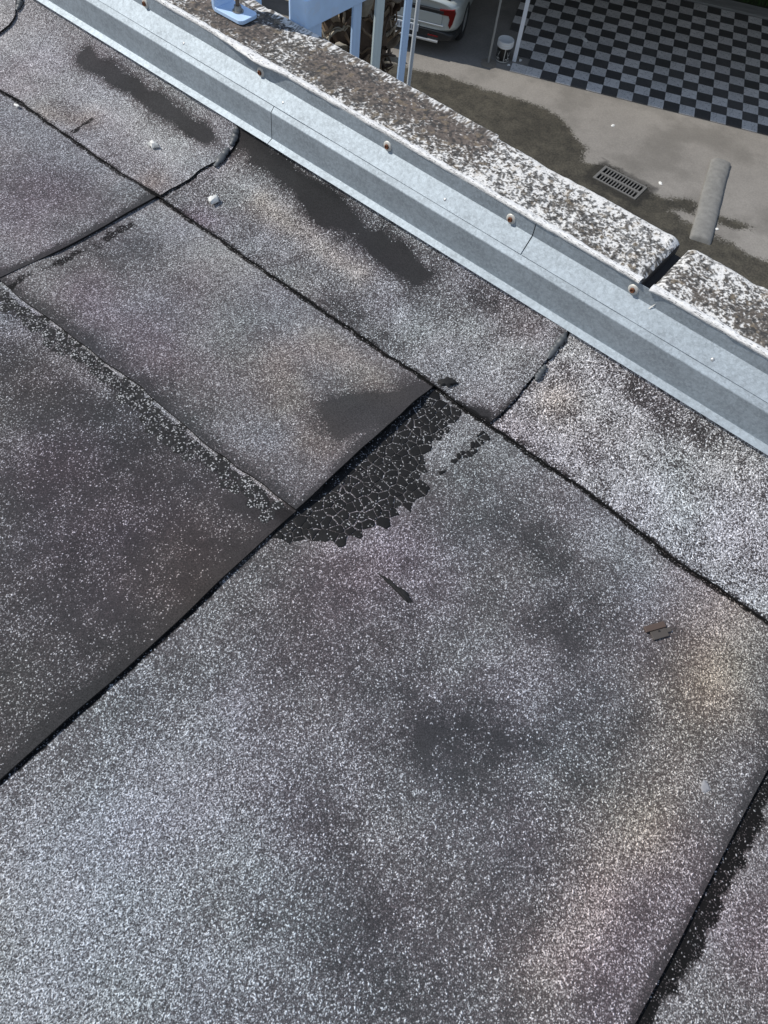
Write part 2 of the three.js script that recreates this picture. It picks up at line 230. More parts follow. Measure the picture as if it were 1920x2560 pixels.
const texF4 = flakeMap(-0.64, -1.10, 1.08, 1.55, { key: 'F4', base: 0.37, seed: 53, bright: 1.1, bare: (x, z) => 0.9 * (1 - sstep(0.005, 0.022, L3(z) - x)), tar: (x, z) => Math.max(seamTar(x, z), (z < -0.35 ? 0.6 : 1) * (1 - sstep(0.004, 0.010, x - L2(z) + ragged(x, z, 50, 0.012, 331)))) });
const texF5 = flakeMap(0.33, -1.10, 0.7, 1.1, { key: 'F5', base: 0.40, seed: 71, tar: (x, z) => { const d = x - L3(z), w = 0.036 + 0.02 * (vn(z * 10, 2, 341) - 0.5); return d > 0.12 ? 0 : Math.max(seamTar(x, z), 1 - sstep(w * 0.75, w * 1.1, d + ragged(x, z, 60, 0.022, 342))); } });
const near = () => 0.85;
fieldSheet('F1', () => -2.46, L1, () => -1.09, near, texF1, 'grey flaked roofing sheet in the upper left, beside the two white pebbles');
fieldSheet('F2', z => L1(z) - 0.08, L2, () => -1.09, MID, texF2, 'small roofing sheet above the cracked lap, its right edge lifted over the black patch');
fieldSheet('F3', z => L1(z) - 0.08, L2, x => MID(x) - 0.08, near, texF3, 'dark worn roofing sheet at the left with few pale flakes');
fieldSheet('F4', z => L2(z) - 0.085, L3, () => -1.09, near, texF4, 'largest roofing sheet filling the foreground, carrying the small brown chip');
fieldSheet('F5', z => L3(z) - 0.085, L4, () => -1.09, near, texF5, 'roofing sheet in the lower right corner beyond the black tar line');
fieldSheet('F0', () => -4.2, () => -2.38, () => -1.09, near, texF1, 'roofing sheet at the far left edge of the roof');
fieldSheet('F6', z => L4(z) - 0.085, () => 3.2, () => -1.09, near, texF5, 'roofing sheet at the far right edge of the roof');

// sheets that turn up the parapet: s runs from the lap on the flat up to the flashing
const PROF = [[-1.007, 0.0075], [-1.06, 0.007], [-1.10, 0.009], [-1.125, 0.013], [-1.16, 0.0215], [-1.20, 0.0315], [-1.235, 0.0395], [-1.258, 0.0485], [-1.274, 0.062], [-1.283, 0.08], [-1.2868, 0.0955], [-1.300, 0.0985]];
const PS = [0]; for (let i = 1; i < PROF.length; i++) PS.push(PS[i - 1] + Math.hypot(PROF[i][0] - PROF[i - 1][0], PROF[i][1] - PROF[i - 1][1]));
const prof = s => { if (s <= 0) return [PROF[0][0] - s, PROF[0][1]]; let i = 1; while (i < PS.length - 1 && PS[i] < s) i++; const t = clamp((s - PS[i - 1]) / (PS[i] - PS[i - 1])); return [lerp(PROF[i - 1][0], PROF[i][0], t), lerp(PROF[i - 1][1], PROF[i][1], t)]; };
const J0 = s => s > 0.24 ? -2.35 + 0.02 * sstep(0.28, 0.24, s) : -2.33 + 0.035 * Math.sqrt(clamp((0.24 - s) / 0.05)) - 0.012 * sstep(0.16, 0.0, s), J1 = s => -1.437 + 0.005 * (vn(s * 30, 1, 21) - 0.5) + 0.02 * sstep(0.13, 0.22, s) - 0.018 * sstep(0.24, 0.32, s), J2 = s => -0.386 + 0.006 * (vn(s * 30, 1, 22) - 0.5);
function upSheet(key, xl, xr, tex, lift, label) {
  const w = xr(0.1) - xl(0.1), nu = Math.ceil(w / 0.016), q = tex.userData, smax = PS[PS.length - 1];
  const fn = (u, v) => {
    const s0 = lerp(0, smax, v), x = lerp(xl(s0), xr(s0), u), s = lerp(-(SEAM(x) + 1.007), smax, v), e = xr(s0) - x;
    const [z, y] = prof(s), n = lift * (1 - sstep(0.03, 0.12, e)), hill = 0.005 * (Math.exp(-(((x + 1.46) / 0.09) ** 2)) + 1.3 * Math.exp(-(((x + 0.59) / 0.08) ** 2))) * (1 - sstep(0.07, 0.2, s)), bumpy = 0.003 * (fbm(x * 7 + 30, s * 9, 3, 77) - 0.5);
    const steep = sstep(0.22, 0.3, s);
    return [x, y + (n + bumpy) * (1 - 0.8 * steep) + hill, z + (n + bumpy) * 0.8 * steep];
  };
  const uvf = (u, v, p) => [(p[0] - q.x0) / q.w, (lerp(0, smax, v) - q.z0) / q.d];
  const m = top('upstand_sheet', grid(nu, 44, fn, uvf), flakeMat(tex), label, 'roofing sheet', 'bitumen sheets turned up the parapet');
  const e = []; const line = (n, f) => { const a = []; for (let i = 0; i <= n; i++) { const p = f(i / n); p[1] += 0.0004; a.push(p); } e.push(skirt(a, 0.0045)); };
  line(nu, t => fn(t, 0)); line(44, t => fn(1, t)); line(44, t => fn(0, t));
  part('cut_edge', mergeGeometries(e), bitumen, m);
  return m;
}
const jointTar = (J) => (x, s) => { const d = x - J(s); return d < 0 || d > 0.03 ? 0 : 1 - sstep(0.003, 0.007, d + ragged(x, s, 70, 0.01, 351)); };
const footTar = (x, s) => 1 - sstep(0.003, 0.006, s + ragged(x, s, 60, 0.012, 361));
const texS1 = flakeMap(-2.5, 0, 1.1, 0.40, { key: 'S1', base: 0.72, seed: 83, grain: 1.3, dark: 0.034, bright: 1.1, tar: (x, s) => { const a = Math.abs(x + 1.81 + (s - 0.05) * 0.15) - 0.004 - ragged(x, s, 40, 0.012, 371); return Math.max(footTar(x, s) * 0.7, (1 - sstep(0, 0.005, a)) * sstep(0.0, 0.02, s) * (1 - sstep(0.09, 0.1, s))); } });
const texS2 = flakeMap(-1.52, 0, 1.16, 0.40, { key: 'S2', base: 0.58, seed: 97, dark: 0.024, bright: 1.15, mottle: 0.55, bare: (x, s) => 0.85 * (1 - sstep(0.004, 0.02, J2(s) - x)) * (1 - sstep(0.1, 0.16, s)), tar: (x, s) => Math.max(footTar(x, s) * 0.7, jointTar(J1)(x, s)) });
const texS3 = flakeMap(-0.46, 0, 1.2, 0.40, { key: 'S3', base: 0.66, seed: 109, dark: 0.02, bright: 1.3, flake: 1.2, grain: 0.8, mottle: 0.75, tar: (x, s) => Math.max(footTar(x, s) * 0.7, jointTar(J2)(x, s)) });
upSheet('S0', () => -4.2, J0, texS1, 0.008, 'upstand roofing sheet in the top left corner with a rounded lap edge');
upSheet('S1', s => J0(s) - 0.07, J1, texS1, 0.0048, 'upstand roofing sheet under the flashing with a bare dark patch and one white pebble');
upSheet('S2', s => J1(s) - 0.07, J2, texS2, 0.0058, 'upstand roofing sheet between the two tarred joints below the metal flashing');
upSheet('S3', s => J2(s) - 0.07, () => 3.2, texS3, 0.004, 'pale flaky upstand roofing sheet at the right below the metal flashing');

// tarred joints: beads of mastic
function bead(pts, r, label, flat = 0.55) {
  const c = new THREE.CatmullRomCurve3(pts.map(([x, s]) => { const [z, y] = prof(s); return new THREE.Vector3(x, y + 0.006, z); }));
  const n = 26, g = new THREE.TubeGeometry(c, n, r, 9, false), p = g.attributes.position;
  for (let i = 0; i <= n; i++) { const o = c.getPointAt(i / n), k = (0.75 + 0.7 * vn(i * 0.55, pts[0][0] * 50, 5)) * Math.pow(Math.sin(Math.PI * clamp((i + 0.6) / (n + 1.2), 0.0, 1)), 0.3); for (let j = 0; j <= 9; j++) { const q = i * 10 + j; p.setXYZ(q, o.x + (p.getX(q) - o.x) * k, o.y + (p.getY(q) - o.y) * k * flat, o.z + (p.getZ(q) - o.z) * k * 0.8); } }
  g.computeVertexNormals();
  return top('mastic_bead', g, mastic, label, 'sealant', 'beads of mastic on the upstand joints');
}
bead([[-1.435, 0.298], [-1.433, 0.275], [-1.428, 0.247]], 0.0085, 'grey mastic bead on the left joint, the piece touching the flashing');
bead([[-1.428, 0.238], [-1.422, 0.21], [-1.413, 0.17]], 0.009, 'grey mastic bead on the left joint, the lower blunt piece');
bead([[-0.390, 0.302], [-0.388, 0.283], [-0.391, 0.257], [-0.388, 0.222]], 0.008, 'long dark mastic bead on the right joint just under the flashing');
bead([[-0.381, 0.205], [-0.379, 0.18], [-0.3755, 0.160]], 0.007, 'short grey mastic bead on the right joint lower down');
bead([[-2.335, 0.30], [-2.33, 0.27], [-2.325, 0.245]], 0.009, 'pale mastic bead in the top left corner beside the rounded lap');

// ---------------------------------------------------------------- the cracked black patch
function inPoly(pts, x, z) { let r = false; for (let i = 0, j = pts.length - 1; i < pts.length; j = i++) { const [a, b] = pts[i], [c, d] = pts[j]; if ((b > z) !== (d > z) && x < (c - a) * (z - b) / (d - b) + a) r = !r; } return r; }
function crackedPatch(parent, outline, cell, aspect, y, gap, h, mats, drop = 0.14) {
  let x0 = 9, x1 = -9, z0 = 9, z1 = -9; for (const [x, z] of outline) { x0 = Math.min(x0, x); x1 = Math.max(x1, x); z0 = Math.min(z0, z); z1 = Math.max(z1, z); }
  const cx = cell, cz = cell * aspect, P = [];
  for (let j = -2; z0 + j * cz < z1 + 2 * cz; j++) for (let i = -2; x0 + i * cx < x1 + 2 * cx; i++) if (hash(i, j, 66) > drop) P.push([x0 + (i + 0.5 + (hash(i, j, 61) - 0.5) * 0.95 + (j & 1) * 0.5) * cx, z0 + (j + 0.5 + (hash(i, j, 62) - 0.5) * 0.95) * cz]);
  P.forEach((p, n) => {
    if (!inPoly(outline, p[0] + (hash(n, 1, 63) - 0.5) * 0.004, p[1])) return;
    let poly = [[-3, -3], [3, -3], [3, 3], [-3, 3]].map(([a, b]) => [p[0] + a * cx, p[1] + b * cz]);
    for (const q of P) {
      if (q === p || Math.abs(q[0] - p[0]) > 4 * cx || Math.abs(q[1] - p[1]) > 4 * cz) continue;
      const dx = q[0] - p[0], dz = q[1] - p[1], l = Math.hypot(dx, dz), nx = dx / l, nz = dz / l, lim = l / 2 - gap * (0.3 + 1.6 * hash(Math.round((p[0] + q[0]) * 5e3), Math.round((p[1] + q[1]) * 5e3), 64) ** 2), o = [];
      for (let i = 0; i < poly.length; i++) { const a = poly[i], b = poly[(i + 1) % poly.length], da = (a[0] - p[0]) * nx + (a[1] - p[1]) * nz - lim, db = (b[0] - p[0]) * nx + (b[1] - p[1]) * nz - lim; if (da <= 0) o.push(a); if (da * db < 0) { const t = da / (da - db); o.push([lerp(a[0], b[0], t), lerp(a[1], b[1], t)]); } }
      poly = o; if (poly.length < 3) return;
    }
    poly = poly.flatMap((a, i) => { const b = poly[(i + 1) % poly.length], l = Math.hypot(b[0] - a[0], b[1] - a[1]), k = hash(n, i, 67), o = Math.min(0.0022, l * 0.16) * (hash(n, i, 68) - 0.62); return l < 0.004 ? [a] : [a, [lerp(a[0], b[0], 0.3 + 0.4 * k) - (b[1] - a[1]) / l * -o, lerp(a[1], b[1], 0.3 + 0.4 * k) + (b[0] - a[0]) / l * -o]]; });
    const m = poly.length, V = [], I = [], hh = h * (0.6 + 0.7 * hash(n, 5, 65)); let k = 0;
    const c = poly.reduce((s, q) => [s[0] + q[0] / m, s[1] + q[1] / m], [0, 0]);
    V.push(c[0], y(...c) + hh * 1.15, c[1]);
    for (const [f, e] of [[0.82, 1], [0.965, 0.72], [1, -0.8]]) for (const q of poly) { const X = lerp(c[0], q[0], f), Z = lerp(c[1], q[1], f); V.push(X, y(X, Z) + hh * e, Z); }
    for (let i = 0; i < m; i++) { const j = (i + 1) % m; I.push(0, 1 + j, 1 + i); for (const r of [0, 1]) { k = 1 + r * m; I.push(k + i, k + j, k + m + i, k + j, k + m + j, k + m + i); } }
    const g = new THREE.BufferGeometry(); g.setAttribute('position', new THREE.Float32BufferAttribute(V, 3)); g.setAttribute('uv', new THREE.Float32BufferAttribute(V.flatMap((_, i) => i % 3 ? [] : [V[i], V[i + 2]]), 2)); g.setIndex(I); g.computeVertexNormals();
    part('flake', g, mats[n % mats.length], parent);
  });
}
const speckTex = (v, cover, s) => { const t = paint(400, 400, (i, j) => { const n = v * (0.5 + 0.5 * hash(i, j, s) + 0.8 * fbm(i / 9, j / 9, 3, s + 1)), w = hash(i >> 1, j >> 1, s + 2) < cover * (0.4 + 1.4 * fbm(i / 40, j / 40, 3, s + 3)) ? 0.15 + 0.4 * hash(i >> 1, j >> 1, s + 4) : 0; return w ? [w, w, w] : [n, n * 0.98, n]; }); t.repeat.set(1.9, 1.9); return t; };
const speckMat = (v, cover, s, rough) => { const t = speckTex(v, cover, s); return new THREE.MeshPhysicalMaterial({ map: t, bumpMap: t, bumpScale: 0.0015, roughness: rough, specularIntensity: 0.45 }); };
const tarS = speckMat(0.015, 0.2, 40, 0.85), tarS2 = speckMat(0.02, 0.16, 46, 0.85);
const tar1 = speckMat(0.008, 0.04, 50, 0.7), tar2 = speckMat(0.011, 0.07, 56, 0.75), tar3 = speckMat(0.006, 0.025, 60, 0.65);
const patch = thing('tar_patch', 'black cracked tar patch beside the lifted sheet edge in the middle of the roof', 'tar patch');
crackedPatch(patch, [[-0.560, -1.0], [-0.458, -0.993], [-0.449, -0.955], [-0.436, -0.88], [-0.427, -0.835], [-0.41, -0.80], [-0.385, -0.80], [-0.388, -0.76], [-0.395, -0.69], [-0.408, -0.625], [-0.43, -0.58], [-0.47, -0.545], [-0.515, -0.495], [-0.535, -0.475], [-0.560, -0.46]], 0.0185, 0.95, yField.F4, 0.00065, 0.0012, [tar1, tar2, tar3, tar1]);
crackedPatch(patch, [[-0.392, -0.985], [-0.372, -0.975], [-0.368, -0.93], [-0.382, -0.88], [-0.386, -0.83], [-0.396, -0.83], [-0.39, -0.90]], 0.012, 1.2, yField.F4, 0.0012, 0.0014, [tar1, tar2, tar3]);
const strip = thing('tar_strip', 'narrow crazed tar strip along the ragged lap left of the black patch', 'tar patch');
{ const a = [], b = []; for (let x = -1.44; x <= -0.56; x += 0.03) { a.push([x, MID(x) + 0.002]); b.unshift([x, MID(x) + 0.036 + 0.018 * vn(x * 12, 4, 401) + 0.012 * sstep(-0.8, -0.6, x)]); } crackedPatch(strip, [...a, ...b], 0.026, 0.8, yField.F3, 0.0013, 0.0005, [tarS, tarS2], 0.05); }

// small things on the sheets
const white = std(0.78, 0.77, 0.72, 0.85, { flatShading: true });
for (const [x, z, r, s, l] of [[-1.603, -1.13, 0.0125, 3, 'upper white pebble, lying on the pale sheet left of the mastic joint'], [-1.335, -1.095, 0.0125, 8, 'lower white pebble, lying just right of the mastic joint']]) {
  const g = lump(r, 1.25, 0.8, 0.9, 1.1, s, 1); g.rotateY(s); const [, y] = prof(-1.007 - z); g.translate(x, y + r * 0.55, z); top('pebble', g, white, l, 'pebble', 'white pebbles on the roof');
}
{ const g = lump(0.005, 1.6, 0.35, 0.9, 0.4, 12); g.translate(-2.0, prof(0.0)[1] + 0.001, -0.99); top('white_flake', g, white, 'tiny white flake near the left edge above the upper sheet', 'flake'); }
{ const g = blot([[-0.337, -0.566], [-0.318, -0.572], [-0.29, -0.570], [-0.262, -0.574], [-0.248, -0.566], [-0.254, -0.556], [-0.285, -0.560], [-0.315, -0.563]], 0.0022, 0.5, 2); g.translate(0, yField.F4(-0.29, -0.566) + 0.001, 0); top('tar_smear', g, bitumen, 'thin black tar dash lying alone on the foreground sheet', 'tar'); }
{ const g = blot([[-0.545, -1.018], [-0.53, -1.014], [-0.512, -1.028], [-0.505, -1.045], [-0.515, -1.053], [-0.535, -1.044]], 0.003, 0.5, 4); g.translate(0, 0.0135, 0); top('tar_blob', g, bitumen, 'small black tar blob above the corner of the black patch', 'tar'); }
{ const g = blot([[0.332, -0.642], [0.342, -0.640], [0.351, -0.63], [0.345, -0.618], [0.335, -0.622]], 0.0012, 0.6, 6); g.translate(0, yField.F4(0.34, -0.63) + 0.0006, 0); top('grey_dropping', g, std(0.26, 0.26, 0.27, 0.9), 'pale grey dried spot on the foreground sheet near the right tar line', 'spot'); }
{ // brown broken clip: two lengths of different level, a notch between
  const t = thing('brown_chip', 'small broken brown strip with a lengthwise step on the foreground sheet', 'chip', [0.139, yField.F4(0.139, -0.831) + 0.0005, -0.831], 1.0);
  const m1 = std(0.085, 0.058, 0.045, 0.6), m2 = std(0.07, 0.06, 0.052, 0.65);
  part('upper_strip', box(0.044, 0.005, 0.012, -0.003, 0.0045, -0.009, 0.0012), m1, t);
  part('lower_strip', box(0.034, 0.0035, 0.017, 0.0, 0.003, 0.006, 0.001), m2, t);
  part('tab', box(0.012, 0.003, 0.009, 0.021, 0.0028, 0.003, 0.001), m2, t);
  part('notch', box(0.004, 0.001, 0.003, 0.001, 0.0051, 0.001), std(0.01, 0.009, 0.008, 0.8), t);
}

// ---------------------------------------------------------------- metal flashing
const spangle = paint(1024, 512, (i, j) => {         // 0.512 x 0.256 m: zinc crystals and fine brushing
  let b1 = 9, b2 = 9, id = 0; const px = i / 11, py = j / 11, ci = Math.floor(px), cj = Math.floor(py);
  for (let y = -1; y <= 1; y++) for (let x = -1; x <= 1; x++) { const ii = (ci + x + 93) % 93, jj = (cj + y + 46) % 46, qx = ci + x + hash(ii, jj, 501), qy = cj + y + hash(ii, jj, 502), d = (qx - px) ** 2 + (qy - py) ** 2; if (d < b1) { b2 = b1; b1 = d; id = hash(ii, jj, 503); } else if (d < b2) b2 = d; }
  const f = fbm(i / 5, j / 2.2, 3, 504), c = fbm(i / 90, j / 60, 3, 505), v = 0.44 + 0.09 * (id - 0.5) + 0.16 * (f - 0.5) + 0.12 * (c - 0.5);
  return [v * 0.91, v * 1.02, v * 1.10];
});
const zinc = new THREE.MeshStandardMaterial({ map: spangle, bumpMap: spangle, bumpScale: 0.0003, roughness: 0.72, metalness: 0.82, flatShading: true, side: THREE.DoubleSide });
spangle.repeat.set(1 / 0.512, 1 / 0.256);
function bent(pts, r) {                              // polyline [y, z] with rounded bends
  const o = [pts[0]];
  for (let i = 1; i < pts.length - 1; i++) { const a = pts[i - 1], b = pts[i], c = pts[i + 1], la = Math.hypot(a[0] - b[0], a[1] - b[1]), lc = Math.hypot(c[0] - b[0], c[1] - b[1]), p = [lerp(b[0], a[0], r / la), lerp(b[1], a[1], r / la)], q = [lerp(b[0], c[0], r / lc), lerp(b[1], c[1], r / lc)]; for (const t of [0, 0.33, 0.67, 1]) o.push([(1 - t) ** 2 * p[0] + 2 * t * (1 - t) * b[0] + t * t * q[0], (1 - t) ** 2 * p[1] + 2 * t * (1 - t) * b[1] + t * t * q[1]]); }
  o.push(pts[pts.length - 1]); return o;
}
function flashing(name, x0, x1, pts, off, label) {
  const c = bent(pts, 0.0016), arc = [0]; for (let i = 1; i < c.length; i++) arc.push(arc[i - 1] + Math.hypot(c[i][0] - c[i - 1][0], c[i][1] - c[i - 1][1]));
  const th = 0.0012, loop = [...c.map((p, i) => { const a = c[Math.max(0, i - 1)], b = c[Math.min(c.length - 1, i + 1)], l = Math.hypot(b[0] - a[0], b[1] - a[1]); return [p, [-(b[1] - a[1]) / l, (b[0] - a[0]) / l], arc[i]]; })];
  const ring = [...loop.map(([p, n, s]) => [p[0] + n[0] * (off + th), p[1] + n[1] * (off + th), s]), ...loop.slice().reverse().map(([p, n, s]) => [p[0] + n[0] * off, p[1] + n[1] * off, s])]; ring.push(ring[0]);
  const nx = Math.ceil((x1 - x0) / 0.03);
  const g = grid(nx, ring.length - 1, (u, v) => { const x = lerp(x0, x1, u), q = ring[Math.round(v * (ring.length - 1))], w = 0.0016 * (fbm(x * 3 + 40, q[2] * 8, 3, 520) - 0.5) + 0.0008 * (vn(x * 12, q[2] * 20, 521) - 0.5); return [x, q[0] + w * 0.6, q[1] + w]; }, (u, v) => [lerp(x0, x1, u), ring[Math.round(v * (ring.length - 1))][2]]);
  const t = thing(name, label, 'flashing', [0, 0, 0], 0, 'galvanised flashing along the parapet');
  part('sheet', g.toNonIndexed(), zinc, t).geometry.computeVertexNormals();
  return t;
}
const LOW = [[0.094, -1.2795], [0.102, -1.2965], [0.172, -1.2965], [0.1925, -1.317]], UPP = [[0.1845, -1.3075], [0.217, -1.340], [0.2515, -1.340]];
const lowA = flashing('base_flashing', -4.2, -1.3195, LOW, 0.0, 'lower galvanised flashing piece at the left, ending at the fine joint');
const lowB = flashing('base_flashing', -1.3175, 3.2, LOW, 0.0, 'lower galvanised flashing piece running off to the right');
const uppA = flashing('counter_flashing', -4.2, -0.5615, UPP, 0.0014, 'upper galvanised flashing strip left of the open joint, with rusty screws');
const uppB = flashing('counter_flashing', -0.5590, 3.2, UPP, 0.0014, 'upper galvanised flashing strip right of the open joint, with one rusty screw');
{
  const wash = new THREE.LatheGeometry([[0, 0.0030], [0.0070, 0.0030], [0.0100, 0.0024], [0.0118, 0.0008], [0.0119, -0.0005]].map(p => new THREE.Vector2(...p)), 26); wash.rotateX(Math.PI / 2);
  const head = mergeGeometries([new THREE.CylinderGeometry(0.0058, 0.0064, 0.0035, 6), new THREE.TorusGeometry(0.0042, 0.0013, 6, 14).rotateX(Math.PI / 2).translate(0, 0.0018, 0)].map(g => g.toNonIndexed())); head.rotateX(Math.PI / 2).translate(0, 0, 0.0042);
  const rust = paint(64, 64, (i, j) => { const n = fbm(i / 6, j / 6, 4, 530); return [0.06 + 0.16 * n, 0.024 + 0.06 * n, 0.011 + 0.026 * n]; });
  const rustM = new THREE.MeshStandardMaterial({ map: rust, roughness: 0.9 }), washM = std(0.60, 0.585, 0.54, 0.5, { metalness: 0.2 });
  for (const x of [-2.22, -1.816, -1.392, -0.978, -0.621, -0.305, 0.06, 0.45]) {
    const s = new THREE.Group(); s.name = 'screw'; (x < -0.56 ? uppA : uppB).add(s); s.position.set(x, 0.228 + 0.006 * (hash(x * 1000, 1, 5) - 0.5), -1.3376); s.rotation.z = x * 7;
    part('washer', wash, washM, s); part('head', head, rustM, s);
  }
  const pin = new THREE.SphereGeometry(0.0046, 12, 8, 0, 6.3, 0, 1.6); pin.scale(1, 0.6, 1); pin.rotateX(Math.PI / 4);
  for (const x of [-1.653, -1.297, -0.786, -0.089]) { const m = part('rivet', pin, std(0.45, 0.46, 0.46, 0.4, { metalness: 0.6 }), x < -0.56 ? uppA : uppB); m.position.set(x, 0.1975, -1.3185); }
  // flake of white paint on the upper strip
  const sh = new THREE.Shape([[0, 0], [0.003, 0.001], [0.003, 0.018], [0.0, 0.008]].map(p => new THREE.Vector2(...p)));
  const g = new THREE.ExtrudeGeometry(sh, { depth: 0.0008, bevelEnabled: false }); g.rotateZ(-0.35); g.rotateX(-0.35); g.translate(-0.258, 0.213, -1.3325);
  top('paint_splinter', g, white, 'white paint splinter stuck on the upper flashing near the coping gap', 'flake');
}

// ---------------------------------------------------------------- parapet coping
const LX0 = -2.2, LW = 2.8, LD = 0.56;
const lichen = paint(2048, 416, (i, j) => {
  const x = LX0 + i / 2048 * LW, p = j / 416 * LD;   // p runs from the inner foot over the top to the outer face
  const wx = x + 0.02 * (fbm(x * 20, p * 20, 3, 600) - 0.5), big = fbm(x * 4, p * 7, 4, 601), mid = fbm(x * 22, p * 22, 4, 602), fine = fbm(x * 150, p * 150, 3, 603), pit = fbm(x * 140 + 7, p * 140, 3, 604), q = p - 0.07;
  const brown = Math.max(capFall([-1.68, 0.09, -1.50, 0.09, 0.075, 1], wx, q), 0.9 * capFall([-1.28, 0.12, -0.82, 0.13, 0.07, 1], wx, q), 0.35 * capFall([-0.2, 0.08, 0.3, 0.1, 0.06, 1], wx, q));
  const edge = Math.max(1 - sstep(0.0, 0.028, q), sstep(0.165, 0.185, q));
  const f5 = fbm(x * 250, p * 250, 4, 603), f6 = fbm(x * 95 + 3, p * 95, 4, 607);
  const thr = 0.468 + 0.24 * (brown - 0.24) - 0.10 * edge * (1 - 0.5 * brown) + 0.22 * (0.5 - big) + 0.22 * (0.5 - mid);
  const w = sstep(-0.09, 0.14, f5 * 0.6 + f6 * 0.4 - thr), k = sstep(0.05, -0.03, pit - 0.40 + 0.08 * (big - 0.5) + 0.05 * edge);
  let c = [0.105, 0.094, 0.08].map((v, m) => v * (0.35 + 1.3 * f5) * (m ? 1 : 1 + 0.1 * brown));
  const cr = [0.74, 0.73, 0.70].map(v => v * (0.72 + 0.4 * hash(i, j, 605)));
  c = c.map((v, m) => lerp(v, cr[m], w * w * (0.55 + 0.45 * w))); c = c.map(v => lerp(v, 0.03, 0.8 * k * (1 - 0.55 * edge)));
  const och = sstep(0.66, 0.74, fbm(x * 60, p * 60, 3, 606)) * 0.25; return [lerp(c[0], 0.33, och), lerp(c[1], 0.25, och), lerp(c[2], 0.15, och)];
});
const coping = new THREE.MeshStandardMaterial({ map: lichen, bumpMap: lichen, bumpScale: 0.0018, roughness: 0.95 });
const plaster = paint(512, 128, (i, j) => { const v = 0.8 * (0.65 + 0.5 * fbm(i / 5, j / 5, 4, 610)) * (1 - 0.75 * sstep(0.67, 0.74, fbm(i / 6, j / 3, 4, 611))); return [v, v * 0.995, v * 0.97]; });
plaster.repeat.set(1.6, 8);
const plasterM = new THREE.MeshStandardMaterial({ map: plaster, bumpMap: plaster, bumpScale: 0.002, roughness: 0.9 });
function copingStone(x0, x1, zo, yt, label, e0, e1) {
  const zi = -1.3435, prof2 = [[zi, 0.17], [zi, yt - 0.012], [zi - 0.003, yt - 0.004], [zi - 0.010, yt]];
  for (let i = 1; i <= 16; i++) prof2.push([lerp(zi - 0.010, zo + 0.012, i / 16), yt]);
  prof2.push([zo + 0.004, yt - 0.004], [zo, yt - 0.013], [zo - 0.001, yt - 0.05], [zo, yt - 0.12], [zo, yt - 0.22]);
  const arc = [0]; for (let i = 1; i < prof2.length; i++) arc.push(arc[i - 1] + Math.hypot(prof2[i][0] - prof2[i - 1][0], prof2[i][1] - prof2[i - 1][1]));
  const nx = Math.ceil((x1 - x0) / 0.008), nv = prof2.length - 1;
  const fn = (u, v) => {
    const x = lerp(x0, x1, u), k = Math.round(v * nv), [z, y] = prof2[k], tp = sstep(0.05, 0.09, arc[k]), n = fbm(x * 30 + 50, arc[k] * 30, 4, 620) - 0.5, f = fbm(x * 90 + 50, arc[k] * 90, 2, 621) - 0.5;
    const chip = Math.max(0, fbm(x * 14, 3, 3, 622) - 0.62) * 0.03 * Math.exp(-(((arc[k] - 0.275) / 0.03) ** 2));
    const de = Math.min(e0 ? (x - x0) : 9, e1 ? (x1 - x) : 9), rd = de < 0.018 ? 0.010 * (1 - de / 0.018) ** 2 * tp : 0;
    const step = k > 18 ? -0.013 * (1 - sstep(-0.802, -0.792, x)) : 0;
    return [x, y + (0.004 * n + 0.004 * f) * tp - chip - rd, z + step + (k > 18 ? 0.003 * n + 0.002 * f + chip * 0.3 + 0.003 * (vn(x * 9, 3, 623) - 0.5) : 0)];
  };
  const m = top('coping_stone', grid(nx, nv, fn, (u, v, p) => [(p[0] - LX0) / LW, arc[Math.round(v * nv)] / LD]), coping, label, 'coping', 'weathered coping stones of the parapet');
  for (const u of [...(e0 ? [0] : []), ...(e1 ? [1] : [])]) { const a = []; for (let k = 0; k <= nv; k++) a.push(fn(u, k / nv)); const P = [], I = [], U = []; a.forEach((p, i) => { P.push(...p, p[0], 0.03, p[2]); U.push((p[2] * 3) % 1, p[1], (p[2] * 3) % 1, 0); if (i) I.push(i * 2 - 2, i * 2 - 1, i * 2, i * 2, i * 2 - 1, i * 2 + 1); }); const g = new THREE.BufferGeometry(); g.setAttribute('position', new THREE.Float32BufferAttribute(P, 3)); g.setAttribute('uv', new THREE.Float32BufferAttribute(U, 2)); g.setIndex(I); g.computeVertexNormals(); part('end_face', g, std(0.06, 0.056, 0.052, 0.95), m); }
  // plaster lip that laps over the flashing
  const nl = Math.ceil((x1 - x0) / 0.006);
  const lipW = x => 0.0015 + 0.005 * fbm(x * 4 + 3, 1, 3, 630) + 0.005 * (fbm(x * 26, 1, 3, 631) - 0.4) + 0.012 * Math.exp(-(((x + 1.40) / 0.075) ** 2)) + 0.006 * Math.exp(-(((x + 0.28) / 0.03) ** 2));
  part('plaster_lip', grid(nl, 8, (u, v) => { const x = lerp(x0 + 0.001, x1 - 0.001, u), w = lipW(x), n = 0.0022 * (fbm(x * 60, v * 3, 3, 632) - 0.5), back = 0.009 + 0.009 * fbm(x * 30, 7, 3, 633), q = [[-back, -0.001], [-back * 0.6, 0.0025], [-back * 0.25, 0.0035], [w * 0.5, 0.0035], [w * 0.85, 0.0022], [w, -0.001], [w * 0.95, -0.004], [w * 0.4, -0.0075], [-0.004, -0.009]][Math.round(v * 8)]; return [x, yt + q[1] + n + 0.001, -1.3395 + q[0] + n * 0.5]; }, (u, v) => [lerp(x0, x1, u), v * 0.06]), plasterM, m);
  return m;
}
copingStone(-4.2, -0.298, -1.528, 0.2565, 'long weathered coping stone carrying the blue bracket, left of the open gap', false, true);
copingStone(-0.274, 3.2, -1.528, 0.256, 'lichen covered coping stone at the right edge beyond the open gap', true, false);
